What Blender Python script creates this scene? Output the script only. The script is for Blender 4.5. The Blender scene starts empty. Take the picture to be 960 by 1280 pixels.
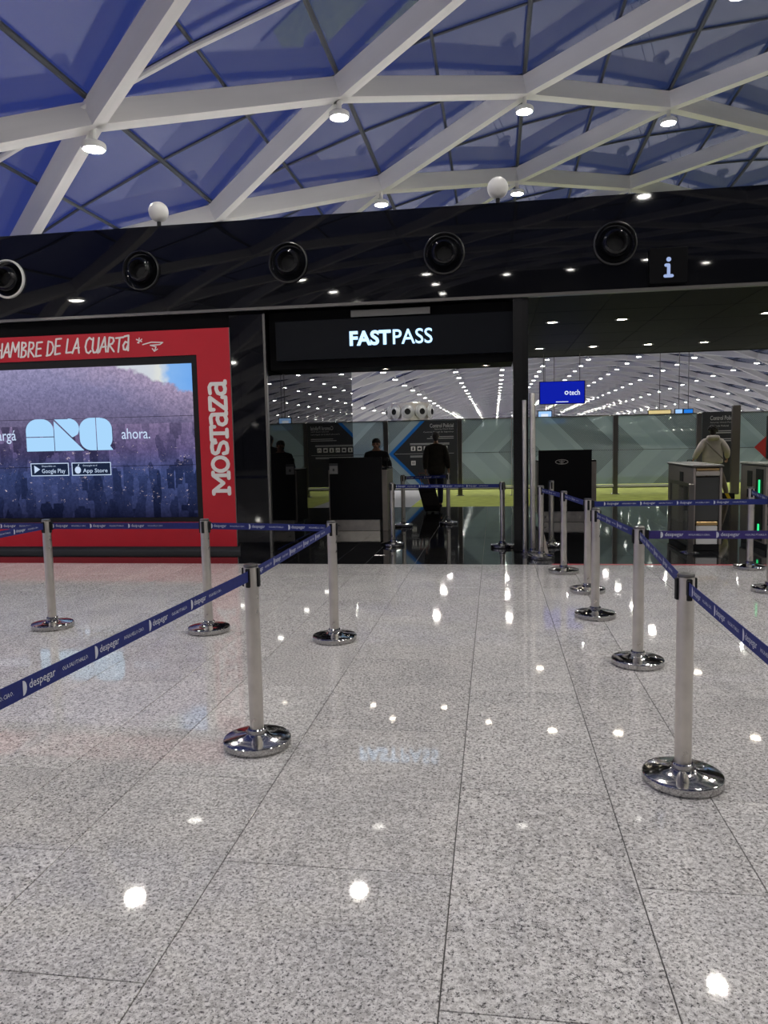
import bpy, bmesh, math, random
from mathutils import Vector, Matrix
random.seed(7)
PI = math.pi
S = bpy.context.scene
COL = S.collection

# ------------------------------------------------------------------ camera
F_PX, PITCH, ROLL, YAW, CAM_H = 927.17, 0.0934746, -0.0212434, 0.1491171, 1.6
def cam_axes():
    cy, sy = math.cos(YAW), math.sin(YAW)
    r = Vector((cy, sy, 0)); f = Vector((-sy, cy, 0)); u = Vector((0, 0, 1))
    f2 = f*math.cos(PITCH) - u*math.sin(PITCH); u2 = u*math.cos(PITCH) + f*math.sin(PITCH)
    r3 = r*math.cos(ROLL) + u2*math.sin(ROLL); u3 = u2*math.cos(ROLL) - r*math.sin(ROLL)
    return r3, u3, f2
CR, CU, CF = cam_axes()
cd = bpy.data.cameras.new('camera'); cam = bpy.data.objects.new('camera', cd); COL.objects.link(cam)
cd.sensor_fit = 'AUTO'; cd.sensor_width = 36; cd.lens = F_PX/1280*36; cd.clip_end = 400; cd.clip_start = 0.05
m = Matrix.Identity(4)
for i in range(3):
    m[i][0] = CR[i]; m[i][1] = CU[i]; m[i][2] = -CF[i]
m[2][3] = CAM_H
cam.matrix_world = m
S.camera = cam
def in_view(P, margin=120):
    d = Vector(P) - Vector((0, 0, CAM_H)); z = d.dot(CF)
    if z < .5: return False
    x = 480 + F_PX*d.dot(CR)/z; y = 640 - F_PX*d.dot(CU)/z
    return -margin < x < 960+margin and -margin < y < 1280+margin

# ------------------------------------------------------------------ view + sky
S.view_settings.view_transform = 'Standard'; S.view_settings.look = 'None'
S.view_settings.gamma = 1; S.view_settings.use_curve_mapping = False
S.view_settings.exposure = 0.0
W = bpy.data.worlds.new('dusk_sky'); S.world = W; W.use_nodes = True
nt = W.node_tree; nt.nodes.clear()
o_ = nt.nodes.new('ShaderNodeOutputWorld'); bg = nt.nodes.new('ShaderNodeBackground')
tc = nt.nodes.new('ShaderNodeTexCoord'); sx = nt.nodes.new('ShaderNodeSeparateXYZ')
mr = nt.nodes.new('ShaderNodeMapRange'); mr.inputs[1].default_value = -1; mr.inputs[2].default_value = 1
rp = nt.nodes.new('ShaderNodeValToRGB')
rp.color_ramp.elements[0].position = .1; rp.color_ramp.elements[0].color = (.030, .048, .25, 1)
rp.color_ramp.elements[1].position = .75; rp.color_ramp.elements[1].color = (.024, .037, .050, 1)
nt.links.new(tc.outputs['Generated'], sx.inputs[0]); nt.links.new(sx.outputs[0], mr.inputs[0])
nt.links.new(mr.outputs[0], rp.inputs[0]); nt.links.new(rp.outputs[0], bg.inputs[0]); nt.links.new(bg.outputs[0], o_.inputs[0])
LAMP = 252.0      # radiance of the hall's downlight lenses

# ------------------------------------------------------------------ materials
MATS = {}
def mat(name, col, rough=.5, metal=0., ior=1.45, emit=None, strength=0., spec=.5, bump=None, var=0., aniso=0.):
    if name in MATS: return MATS[name]
    M = bpy.data.materials.new(name); M.use_nodes = True; b = M.node_tree.nodes['Principled BSDF']; L = M.node_tree.links; N = M.node_tree.nodes
    b.inputs['Base Color'].default_value = (*col, 1); b.inputs['Roughness'].default_value = rough
    b.inputs['Metallic'].default_value = metal; b.inputs['IOR'].default_value = ior; b.inputs['Specular IOR Level'].default_value = spec
    if emit: b.inputs['Emission Color'].default_value = (*emit, 1); b.inputs['Emission Strength'].default_value = strength
    if var > 0:
        t = N.new('ShaderNodeTexCoord'); n = N.new('ShaderNodeTexNoise'); n.inputs['Scale'].default_value = bump or 6; n.inputs['Detail'].default_value = 5
        r = N.new('ShaderNodeValToRGB'); c0 = [max(0, c*(1-var)) for c in col]; c1 = [min(1, c*(1+var)) for c in col]
        r.color_ramp.elements[0].position = .3; r.color_ramp.elements[0].color = (*c0, 1); r.color_ramp.elements[1].position = .7; r.color_ramp.elements[1].color = (*c1, 1)
        L.new(t.outputs['Object'], n.inputs['Vector']); L.new(n.outputs[0], r.inputs[0]); L.new(r.outputs[0], b.inputs['Base Color'])
        if metal:
            q = N.new('ShaderNodeMapRange'); q.inputs[3].default_value = rough*.7; q.inputs[4].default_value = min(1, rough*1.4)
            L.new(n.outputs[0], q.inputs[0]); L.new(q.outputs[0], b.inputs['Roughness'])
    MATS[name] = M; return M
def emission(name, col, strength):
    M = bpy.data.materials.new(name); M.use_nodes = True; n = M.node_tree; n.nodes.clear()
    o = n.nodes.new('ShaderNodeOutputMaterial'); e = n.nodes.new('ShaderNodeEmission'); e.inputs[0].default_value = (*col, 1); e.inputs[1].default_value = strength
    n.links.new(e.outputs[0], o.inputs[0]); MATS[name] = M; return M

steel = mat('brushed steel', (.66, .62, .57), .30, 1, var=.10, bump=9)
polish = mat('polished steel', (.46, .45, .44), .10, 1, var=.08, bump=12)
dsteel = mat('dark steel', (.20, .19, .18), .32, 1)
blackp = mat('black plastic', (.010, .010, .011), .45, spec=.3)
blackg = mat('black gloss panel', (.004, .0042, .0055), .03, ior=1.46)
blackm = mat('black mirror glass', (.003, .003, .004), .012, ior=1.55)
blacks = mat('black soffit', (.005, .005, .006), .55, spec=.05)
white_steel = mat('white painted steel', (.76, .74, .73), .5, var=.04, bump=2)
white_p = mat('white plastic', (.72, .71, .69), .4)
red = mat('red laminate', (.50, .010, .024), .38, var=.04, bump=3)
whitepr = mat('white lettering', (.80, .78, .76), .5)
navy = mat('navy webbing', (.012, .022, .16), .75, var=.12, bump=40)
violet = mat('violet navy webbing', (.040, .028, .17), .75, var=.12, bump=40)
print_w = mat('belt print', (.62, .64, .72), .7)
glazing = mat('dark glazing bar', (.055, .06, .075), .5)
grout = mat('grout', (.10, .095, .09), .8)
pale_grout = mat('pale grout', (.22, .22, .22), .6)
green = mat('green carpet', (.36, .41, .085), .95, var=.22, bump=3)
pale_floor = mat('pale terrazzo floor', (.36, .36, .375), .35, var=.08, bump=8)
dark_film = mat('dark grey film', (.035, .036, .044), .5)
blue_film = mat('blue film', (.01, .16, .55), .5)
red_film = mat('red film', (.38, .02, .02), .5)
sign_txt = mat('sign print', (.50, .50, .52), .6)
skin = mat('skin', (.42, .23, .16), .55)
skin_dark = mat('skin tan', (.34, .19, .13), .55)
hair = mat('dark hair', (.012, .009, .008), .5)
hair_grey = mat('grey hair', (.13, .12, .115), .7)
jacket_br = mat('brown black jacket', (.030, .024, .018), .8, var=.25, bump=14)
jeans = mat('dark blue jeans', (.012, .016, .045), .9, var=.2, bump=20)
hoodie_m = mat('beige hoodie', (.56, .505, .465), .9, var=.12, bump=7)
trous = mat('taupe trousers', (.15, .115, .10), .9, var=.12, bump=9)
dark_cloth = mat('black cloth', (.010, .010, .012), .9)
case_m = mat('black suitcase fabric', (.014, .010, .014), .65, var=.2, bump=30)
yellow = mat('hazard yellow', (.75, .52, .02), .5)
bronze = mat('grey brown steel', (.30, .265, .24), .38, .35, var=.1, bump=5)
smoke = mat('smoked panel', (.05, .052, .05), .12, ior=1.5)
brass = mat('brass reader plate', (.75, .52, .25), .3, 1)
end_wall = mat('pale end wall', (.60, .50, .50), .8)

def mat_glass(name, tint, refl=1.):
    M = bpy.data.materials.new(name); M.use_nodes = True; n = M.node_tree; n.nodes.clear()
    o = n.nodes.new('ShaderNodeOutputMaterial'); t = n.nodes.new('ShaderNodeBsdfTransparent'); t.inputs[0].default_value = (*tint, 1)
    g = n.nodes.new('ShaderNodeBsdfGlossy'); g.inputs['Roughness'].default_value = .03; g.inputs[0].default_value = (refl, refl, refl, 1)
    f = n.nodes.new('ShaderNodeFresnel'); ge = n.nodes.new('ShaderNodeNewGeometry'); io = n.nodes.new('ShaderNodeMapRange')
    io.inputs[3].default_value = 1.5; io.inputs[4].default_value = 1/1.5      # thin pane: same Fresnel from both sides
    n.links.new(ge.outputs['Backfacing'], io.inputs[0]); n.links.new(io.outputs[0], f.inputs[0]); mx = n.nodes.new('ShaderNodeMixShader')
    n.links.new(f.outputs[0], mx.inputs[0]); n.links.new(t.outputs[0], mx.inputs[1]); n.links.new(g.outputs[0], mx.inputs[2]); n.links.new(mx.outputs[0], o.inputs[0])
    MATS[name] = M; return M
def mat_roof_glass():
    # clear roof glazing with a grey smear of dust
    M = mat_glass('roof glazing', (.86, .87, .92)); n = M.node_tree
    mx = [k for k in n.nodes if k.type == 'MIX_SHADER'][0]; o = [k for k in n.nodes if k.type == 'OUTPUT_MATERIAL'][0]
    d = n.nodes.new('ShaderNodeBsdfDiffuse'); d.inputs[0].default_value = (.42, .44, .47, 1)
    ge = n.nodes.new('ShaderNodeNewGeometry'); ns = n.nodes.new('ShaderNodeTexNoise'); ns.inputs['Scale'].default_value = .5; ns.inputs['Detail'].default_value = 4
    r = n.nodes.new('ShaderNodeMapRange'); r.inputs[1].default_value = .35; r.inputs[2].default_value = .75; r.inputs[3].default_value = .006; r.inputs[4].default_value = .022
    m2 = n.nodes.new('ShaderNodeMixShader')
    n.links.new(ge.outputs['Position'], ns.inputs['Vector']); n.links.new(ns.outputs[0], r.inputs[0]); n.links.new(r.outputs[0], m2.inputs[0])
    n.links.new(mx.outputs[0], m2.inputs[1]); n.links.new(d.outputs[0], m2.inputs[2]); n.links.new(m2.outputs[0], o.inputs[0])
    return M
clear_glass = mat_glass('clear glass', (.92, .95, .94)); roof_glass = mat_roof_glass()

def mat_granite(name='speckled granite', dark=False):
    M = bpy.data.materials.new(name); M.use_nodes = True; N = M.node_tree.nodes; L = M.node_tree.links; b = N['Principled BSDF']
    ge = N.new('ShaderNodeNewGeometry'); oi = N.new('ShaderNodeObjectInfo'); ad = N.new('ShaderNodeVectorMath'); ad.operation = 'MULTIPLY_ADD'
    cb = N.new('ShaderNodeCombineXYZ')
    for k in range(3): L.new(oi.outputs['Random'], cb.inputs[k])
    ad.inputs[1].default_value = (37, 53, 71); L.new(cb.outputs[0], ad.inputs[0]); L.new(ge.outputs['Position'], ad.inputs[2])
    def noise(sc, det, ro=.6):
        n = N.new('ShaderNodeTexNoise'); n.inputs['Scale'].default_value = sc; n.inputs['Detail'].default_value = det; n.inputs['Roughness'].default_value = ro
        L.new(ad.outputs[0], n.inputs['Vector']); return n
    def ramp(src, p0, c0, p1, c1):
        r = N.new('ShaderNodeValToRGB'); r.color_ramp.elements[0].position = p0; r.color_ramp.elements[0].color = (*c0, 1)
        r.color_ramp.elements[1].position = p1; r.color_ramp.elements[1].color = (*c1, 1); L.new(src, r.inputs[0]); return r.outputs[0]
    def mul(a, c):
        x = N.new('ShaderNodeMix'); x.data_type = 'RGBA'; x.blend_type = 'MULTIPLY'; x.inputs[0].default_value = 1; L.new(a, x.inputs[6]); L.new(c, x.inputs[7]); return x.outputs[2]
    base = ramp(noise(58, 3).outputs[0], .36, (.50, .478, .46), .60, (.88, .86, .84))
    spk = ramp(noise(92, 3, .7).outputs[0], .36, (.16, .155, .16), .47, (1, 1, 1))
    spk2 = ramp(noise(210, 2, .6).outputs[0], .30, (.30, .29, .29), .42, (1, 1, 1))
    cloud = ramp(noise(2.2, 4).outputs[0], .3, (.86, .86, .865), .7, (1.05, 1.04, 1.03))
    tile = ramp(oi.outputs['Random'], 0, (.93, .925, .925), 1, (1.02, 1.02, 1.02))
    L.new(mul(mul(mul(mul(base, spk), spk2), cloud), tile), b.inputs['Base Color'])
    b.inputs['Roughness'].default_value = .036; b.inputs['IOR'].default_value = 1.48
    return M
granite = mat_granite()
blackfloor = mat('black polished granite', (.010, .010, .011), .045, ior=1.55, var=.5, bump=60)

def mat_frost(name, sgn):
    # frosted partition glass with a printed chevron of fine diagonal hatching, in the pane's own x/z
    M = bpy.data.materials.new(name); M.use_nodes = True; n = M.node_tree; N = n.nodes; L = n.links; N.clear()
    o = N.new('ShaderNodeOutputMaterial'); t = N.new('ShaderNodeTexCoord'); s = N.new('ShaderNodeSeparateXYZ'); L.new(t.outputs['Object'], s.inputs[0])
    def M_(op, a, b=None):
        k = N.new('ShaderNodeMath'); k.operation = op
        for i, v in enumerate((a, b)):
            if v is None: continue
            if isinstance(v, (int, float)): k.inputs[i].default_value = v
            else: L.new(v, k.inputs[i])
        return k.outputs[0]
    v = M_('ABSOLUTE', M_('SUBTRACT', s.outputs[2], 1.25)); c = M_('ADD', M_('MULTIPLY', s.outputs[0], sgn), v)
    ph = M_('MODULO', M_('ADD', c, 40.), 2.2)
    hatchband = M_('MULTIPLY', M_('GREATER_THAN', ph, .2 if sgn > 0 else .6), M_('LESS_THAN', ph, 1.2 if sgn > 0 else 1.5))
    inner = M_('GREATER_THAN', ph, 1.7)
    w = M_('LESS_THAN', M_('MODULO', M_('ADD', M_('ADD', s.outputs[0], s.outputs[2]), 40.), .05), .024)
    w2 = M_('LESS_THAN', M_('MODULO', M_('ADD', M_('SUBTRACT', s.outputs[0], s.outputs[2]), 40.), .05), .024)
    up = M_('GREATER_THAN', s.outputs[2], 1.25)
    wl = M_('ADD', M_('MULTIPLY', w, up), M_('MULTIPLY', w2, M_('SUBTRACT', 1., up)))
    dark = M_('ADD', M_('MULTIPLY', hatchband, M_('ADD', .25, M_('MULTIPLY', wl, .55))), M_('MULTIPLY', inner, .14))
    mx = N.new('ShaderNodeMix'); mx.data_type = 'RGBA'; mx.inputs[6].default_value = (.36, .45, .49, 1); mx.inputs[7].default_value = (.10, .12, .135, 1); L.new(dark, mx.inputs[0])
    d = N.new('ShaderNodeBsdfDiffuse'); L.new(mx.outputs[2], d.inputs[0])
    tl = N.new('ShaderNodeBsdfTranslucent'); L.new(mx.outputs[2], tl.inputs[0])
    dt = N.new('ShaderNodeMixShader'); dt.inputs[0].default_value = .40; L.new(d.outputs[0], dt.inputs[1]); L.new(tl.outputs[0], dt.inputs[2])
    tr = N.new('ShaderNodeBsdfTransparent'); tr.inputs[0].default_value = (.9, .95, .95, 1)
    a = N.new('ShaderNodeMixShader'); a.inputs[0].default_value = .70; L.new(tr.outputs[0], a.inputs[1]); L.new(dt.outputs[0], a.inputs[2])
    L.new(a.outputs[0], o.inputs[0]); MATS[name] = M; return M
frost_r = mat_frost('frosted glass chevron right', 1); frost_l = mat_frost('frosted glass chevron left', -1)

lamp = emission('lamp lens', (1., .962, .885), LAMP)
lamp_small = emission('small lamp lens', (1., .88, .72), 34.)
letters_on = emission('lit white letters', (.44, .70, 1.), 1.8)
info_on = emission('lit info letter', (.45, .58, .95), .75)
led = emission('green led', (.04, 1., .30), 1.1)
screen_blue = emission('blue screen', (.006, .016, .42), .9)
screen_txt = emission('screen text', (.80, .88, 1.), .95)
screen_pale = emission('pale screen', (.35, .60, 1.), 1.0)
screen_mid = emission('mid blue screen', (.02, .22, .80), .9)
screen_yel = emission('yellow lit sign', (.75, .60, .28), .9)
arq_on = emission('pale blue lit shape', (.40, .68, .98), 1.0)
vid_txt = emission('screen white text', (.62, .76, 1.), .9)
vid_dark = emission('screen dark badge', (.012, .02, .05), 1.)

# ------------------------------------------------------------------ mesh helpers
class MB:
    def __init__(s): s.v = []; s.f = []
    def add(s, v, f):
        k = len(s.v); s.v += [tuple(a) for a in v]; s.f += [tuple(i+k for i in q) for q in f]; return s
    def box(s, x0, x1, y0, y1, z0, z1):
        return s.add([(x0,y0,z0),(x1,y0,z0),(x1,y1,z0),(x0,y1,z0),(x0,y0,z1),(x1,y0,z1),(x1,y1,z1),(x0,y1,z1)],
                     [(3,2,1,0),(4,5,6,7),(0,1,5,4),(1,2,6,5),(2,3,7,6),(3,0,4,7)])
    def bbox(s, x0, x1, y0, y1, z0, z1, b=.006):
        v = []
        for z, k in ((z0, b), (z0+b, 0), (z1-b, 0), (z1, b)):
            v += [(x0+k,y0+k,z),(x1-k,y0+k,z),(x1-k,y1-k,z),(x0+k,y1-k,z)]
        f = [(3,2,1,0),(12,13,14,15)]
        for r in range(3):
            for q in range(4): a = r*4+q; c = r*4+(q+1)%4; f.append((a, c, c+4, a+4))
        return s.add(v, f)
    def lathe(s, prof, c=(0,0,0), n=24, axis='z'):
        v = []; f = []; idx = []
        for r, z in prof:
            if r < 1e-6: idx.append([len(v)]); v.append((0,0,z))
            else:
                idx.append(list(range(len(v), len(v)+n)))
                v += [(r*math.cos(2*PI*i/n), r*math.sin(2*PI*i/n), z) for i in range(n)]
        for a, b in zip(idx[:-1], idx[1:]):
            for i in range(n):
                j = (i+1) % n
                if len(a) == 1 and len(b) == 1: continue
                if len(a) == 1: f.append((a[0], b[j], b[i]))
                elif len(b) == 1: f.append((a[i], a[j], b[0]))
                else: f.append((a[i], a[j], b[j], b[i]))
        if axis == 'y': v = [(x, -z, y) for x, y, z in v]      # profile z runs towards -y
        return s.add([(x+c[0], y+c[1], z+c[2]) for x, y, z in v], f)
    def tube(s, p, q, r, n=8, r2=None):
        p = Vector(p); q = Vector(q); d = (q-p).normalized(); a = d.orthogonal().normalized(); b = d.cross(a); r2 = r if r2 is None else r2
        v = []
        for P, R in ((p, r), (q, r2)):
            v += [P + a*R*math.cos(2*PI*i/n) + b*R*math.sin(2*PI*i/n) for i in range(n)]
        f = [(i, (i+1) % n, n+(i+1) % n, n+i) for i in range(n)] + [tuple(range(n-1, -1, -1)), tuple(range(n, 2*n))]
        return s.add(v, f)
    def path(s, pts, r, n=8):
        for a, b in zip(pts[:-1], pts[1:]): s.tube(a, b, r, n)
        return s
    def ball(s, c, r, n=16, m=10, sc=(1,1,1)):
        k = MB().lathe([(r*math.sin(PI*i/m), -r*math.cos(PI*i/m)) for i in range(m+1)], n=n)
        return s.add([(x*sc[0]+c[0], y*sc[1]+c[1], z*sc[2]+c[2]) for x, y, z in k.v], k.f)
    def prism(s, poly, y0, y1):                       # poly in x/z, extruded along y
        n = len(poly); v = [(x, y0, z) for x, z in poly] + [(x, y1, z) for x, z in poly]
        f = [tuple(range(n)), tuple(range(2*n-1, n-1, -1))] + [(i, n+i, n+(i+1) % n, (i+1) % n) for i in range(n)]
        return s.add(v, f)
    def strokes(s, lines, w, y=0., t=.004):           # round-brushed strokes in x/z standing proud towards -y
        t0 = t
        for L in lines:
            for (a, b) in zip(L[:-1], L[1:]):
                t += t0*.004
                a = Vector(a); b = Vector(b); d = b-a
                if d.length < 1e-6: continue
                nrm = Vector((-d.y, d.x)).normalized()*w/2
                s.prism([tuple(a+nrm), tuple(a-nrm), tuple(b-nrm), tuple(b+nrm)], y-t, y)
            for a in L:
                t += t0*.003
                s.prism([(a[0]+w/2*math.cos(PI*k/4), a[1]+w/2*math.sin(PI*k/4)) for k in range(8)], y-t-t0*.002, y)
        return s
    def mesh(s, name):
        me = bpy.data.meshes.new(name); me.from_pydata(s.v, [], s.f); me.update(); return me
def fix(me, smooth=None):
    bm = bmesh.new(); bm.from_mesh(me); bmesh.ops.recalc_face_normals(bm, faces=bm.faces); bm.to_mesh(me); bm.free()
    if smooth:
        for p in me.polygons: p.use_smooth = True
        me.set_sharp_from_angle(angle=math.radians(smooth))
    return me
def link(name, me, parent=None, loc=None, rotz=0):
    o = bpy.data.objects.new(name, me); COL.objects.link(o)
    if parent is not None: o.parent = parent
    if loc: o.location = loc
    if rotz: o.rotation_euler = (0, 0, rotz)
    return o
def obj(name, mb, m_, parent=None, smooth=None, loc=None, rotz=0, label=None):
    me = fix(mb.mesh(name), smooth); me.materials.append(m_)
    o = link(name, me, parent, loc, rotz)
    if label: o['label'] = label
    return o
def tag(o, label, cat, group=None):
    o['label'] = label; o['category'] = cat
    if group: o['group'] = group
    return o
def thing(name, label, cat, loc=(0,0,0), rotz=0, group=None):
    return tag(link(name, None, None, loc, rotz), label, cat, group)
def struct(o): o['kind'] = 'structure'; return o
def dup(root, loc, rotz=0, label=None, group=None):
    r = root.copy(); COL.objects.link(r); r.location = loc; r.rotation_euler = (0, 0, rotz)
    if label: r['label'] = label
    if group: r['group'] = group
    for ch in list(root.children):
        c = ch.copy(); COL.objects.link(c); c.parent = r
        for g in list(ch.children):
            d = g.copy(); COL.objects.link(d); d.parent = c
    return r

def text_flat(txt, size=1., offset=0., res=2, shear=0., sx=1.):
    cu = bpy.data.curves.new('t', 'FONT'); cu.body = txt; cu.size = size; cu.offset = offset; cu.resolution_u = res; cu.shear = shear
    ob = bpy.data.objects.new('t', cu); COL.objects.link(ob)
    dg = bpy.context.evaluated_depsgraph_get(); me = bpy.data.meshes.new_from_object(ob.evaluated_get(dg))
    v = [(p.co.x*sx, p.co.y) for p in me.vertices]; f = [tuple(p.vertices) for p in me.polygons]
    bpy.data.objects.remove(ob); bpy.data.curves.remove(cu); bpy.data.meshes.remove(me)
    return v, f
def text_fit(mb, txt, x0, x1, z0, z1, y, offset=0., t=.0, res=3, shear=0.):
    # lettering in the x/z plane facing -y, fitted to a box (z0..z1 = height of the glyphs' own extent)
    v, f = text_flat(txt, 1., offset, res, shear)
    ax = min(a for a, _ in v); bx = max(a for a, _ in v); az = min(b for _, b in v); bz = max(b for _, b in v)
    k = (x1-x0)/(bx-ax); h = (z1-z0)/(bz-az)
    P = [(x0+(a-ax)*k, z0+(b-az)*h) for a, b in v]; n = len(P)
    if t <= 0: mb.add([(a, y, b) for a, b in P], f)
    else:
        ec = {}
        for q in f:
            for i in range(len(q)):
                e = (q[i], q[(i+1) % len(q)]); ec[e] = 1
        side = [(e[1], e[0], e[0]+n, e[1]+n) for e in ec if (e[1], e[0]) not in ec]
        mb.add([(a, y-t, b) for a, b in P]+[(a, y, b) for a, b in P], list(f)+[tuple(i+n for i in reversed(q)) for q in f]+side)
    return mb

# ================================================================== SETTING: floor
strips = [-9.55, -8.95, -8.07, -7.63, -6.72, -6.06, -5.40, -4.52, -4.08, -3.42, -2.80, -2.143, -1.71, -1.05, -.167, .497, .938, 1.846, 2.50, 2.95, 3.83, 4.48, 4.93, 5.82, 6.5]
def ph(i): return 1.952 if strips[i] in (-.167, -1.71, .938, -2.8) or i % 2 == 0 and strips[i] not in (-2.143, -1.05, .497) else 2.61
EDGE = 9.58; YF = 205
fl = struct(obj('floor', MB().box(-9.55, 6.5, .5, EDGE, -.20, -.005), grout))
apron = MB()
for x0, x1, y0, y1 in ((-22, -9.55, -26, EDGE), (6.5, 36, -26, EDGE), (-9.55, 6.5, -26, .5)): apron.box(x0, x1, y0, y1, -.2, 0)
obj('floor_surround', apron, granite, fl)
def tiles(parent, name, x0, x1, ys, mt, gap=.0022):
    for a, b in zip(ys[:-1], ys[1:]):
        if b-a < .03: continue
        mb = MB(); w = x1-x0-2*gap; d = b-a-2*gap
        mb.bbox(-w/2, w/2, -d/2, d/2, -.02, 0, .0012)
        o = obj(name, mb, mt, parent); o.location = ((x0+x1)/2, (a+b)/2, 0)
for i in range(len(strips)-1):
    p0 = ph(i); ys = [.5] + [p0+1.357*k for k in range(-2, 8) if .55 < p0+1.357*k < EDGE-.05] + [EDGE]
    tiles(fl, 'tile', strips[i], strips[i+1], ys, granite)
END = 18.12
fb = struct(obj('floor_black', MB().box(-3.3, 9.5, EDGE, END, -.20, -.004), pale_grout))
obj('floor_surround', MB().box(-9.6, -3.3, EDGE, 10.9, -.2, 0), blackfloor, fb)
xs = [-3.3]+[s for s in strips if -3.2 < s < 6.6]+[7.2, 8.0, 8.8, 9.5]
for i in range(len(xs)-1):
    p0 = 10.35 if i % 2 else 11.0
    ys = [EDGE] + [p0+1.357*k for k in range(0, 8) if p0+1.357*k < END-.1] + [END]
    tiles(fb, 'tile', xs[i], xs[i+1], ys, blackfloor, .0018)
obj('edge_strip', MB().box(.72, 6.4, EDGE+.0, EDGE+.045, -.01, .004), mat('red strip', (.55, .05, .07), .4), fb, label='thin red strip along the edge of the black floor')
fc = struct(obj('floor_carpet', MB().box(-2.05, 16, END, 31, -.2, -.002), green))
fd = struct(obj('floor_hall', MB().box(-22, -2.05, END-.8, 31, -.2, -.002).box(16, 36, END-.8, 31, -.2, -.002).box(-22, 36, 31, YF, -.2, -.002), pale_floor))

# ================================================================== SETTING: vaulted diagrid roof
DX, SY = 3.603, 5.369
def smooth(a, b, v):
    t = min(1, max(0, (v-a)/(b-a))); return t*t*(3-2*t)
def zl(x, y=0):                                        # height of the lamps; the shell sinks a little beyond the block and closes at the far end
    return 1.6+(7.87-.0146*(x-7.7)**2)*(1-.16*smooth(20, 42, y)-.40*smooth(165, YF, y))
def node(i, r): return (-6.502+DX*i, 11.92+SY*(r+i/2.))
ceil = struct(link('ceiling', None)); 
unit = fix(MB().box(0, 1, -.5, .5, -.5, .5).mesh('beam')); unit.materials.append(white_steel)
BW, BH, BZ = .23, .40, .50
beams = []
for i in range(-3, 11):
    for k in range(-14, 74):
        if (k+i) % 2: continue
        Y = 11.92+SY/2*k; X = -6.502+DX*i
        for s in (1, -1):
            Y2 = Y+s*SY/2; X2 = X+DX
            if min(Y, Y2) < -24 or max(Y, Y2) > YF: continue
            A = Vector((X, Y, zl(X, Y)+BZ)); B = Vector((X2, Y2, zl(X2, Y2)+BZ)); beams.append((A, B))
def beam_matrix(A, B):
    d = B-A; L = d.length; x = d/L
    nrm = Vector((.0292*((A.x+B.x)/2-7.7), 0, 1)); z = (nrm-x*nrm.dot(x)).normalized(); y = z.cross(x)
    M = Matrix.Identity(4)
    for q in range(3): M[q][0] = x[q]*L; M[q][1] = y[q]*BW; M[q][2] = z[q]*BH; M[q][3] = A[q]
    return M
def vis_key(A, B):
    c = (A+B)/2
    return (0 if any(in_view(p, 40) for p in (A, B, c)) else 1, (c-Vector((0, 0, CAM_H))).length)
beams.sort(key=lambda ab: vis_key(*ab))
for A, B in beams[:260]:
    o = link('beam', unit, ceil); o.matrix_basis = beam_matrix(A, B)
rest = MB()
for A, B in beams[260:]:
    M = beam_matrix(A, B); k = MB().box(0, 1, -.5, .5, -.5, .5); rest.add([M @ Vector(p) for p in k.v], k.f)
obj('beams_beyond', rest, white_steel, ceil)['kind'] = 'stuff'
GZ = BZ+.30
panes = []
for c in range(-6, 22):
    xa = -6.502+DX/2*c; xb = xa+DX/2
    for k in range(-13, 72):
        ya = 11.92+SY/2*k; panes.append((xa, xb, ya, ya+SY/2))
def pane_quad(mb, q, g=.02):
    xa, xb, ya, yb = q; za = zl(xa, ya)+GZ; zb = zl(xb, ya)+GZ; zd = zl(xa, yb)+GZ; zc = zl(xb, yb)+GZ
    return mb.add([(xa+g, ya+g, za), (xb-g, ya+g, zb), (xb-g, yb-g, zc), (xa+g, yb-g, zd),
                   (xa+g, ya+g, za+.02), (xb-g, ya+g, zb+.02), (xb-g, yb-g, zc+.02), (xa+g, yb-g, zd+.02)],
                  [(3,2,1,0),(4,5,6,7),(0,1,5,4),(1,2,6,5),(2,3,7,6),(3,0,4,7)])
def pk(q):
    c = Vector(((q[0]+q[1])/2, (q[2]+q[3])/2, zl((q[0]+q[1])/2)+GZ)); return (0 if in_view(c, 150) else 1, (c-Vector((0, 0, CAM_H))).length)
panes.sort(key=pk)
for q in panes[:270]: obj('pane', pane_quad(MB(), q), roof_glass, ceil)
rest = MB()
for q in panes[270:]: pane_quad(rest, q)
obj('panes_beyond', rest, roof_glass, ceil)['kind'] = 'stuff'
for c in range(-6, 23):
    x = -6.502+DX/2*c; ys = [-23, 20, 24, 28, 32, 36, 40, 44, 165, 175, 185, 195, YF]
    obj('purlin', MB().path([(x, y, zl(x, y)+GZ-.05) for y in ys], .05 if c % 2 == 0 else .035, 6), glazing, ceil)
for k in range(-13, 73):
    y = 11.92+SY/2*k; pts = [(-6.502+DX/2*c, y, zl(-6.502+DX/2*c, y)+GZ-.02) for c in range(-6, 23)]
    obj('glazing_bar', MB().path(pts, .028, 5), glazing, ceil)
obj('purlin', MB().path([(-6.502+DX/2*c, 11.80, zl(-6.502+DX/2*c)+GZ-.16) for c in range(-3, 8)], .055, 8), white_steel, ceil, label='white tube crossing under the glass')

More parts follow.
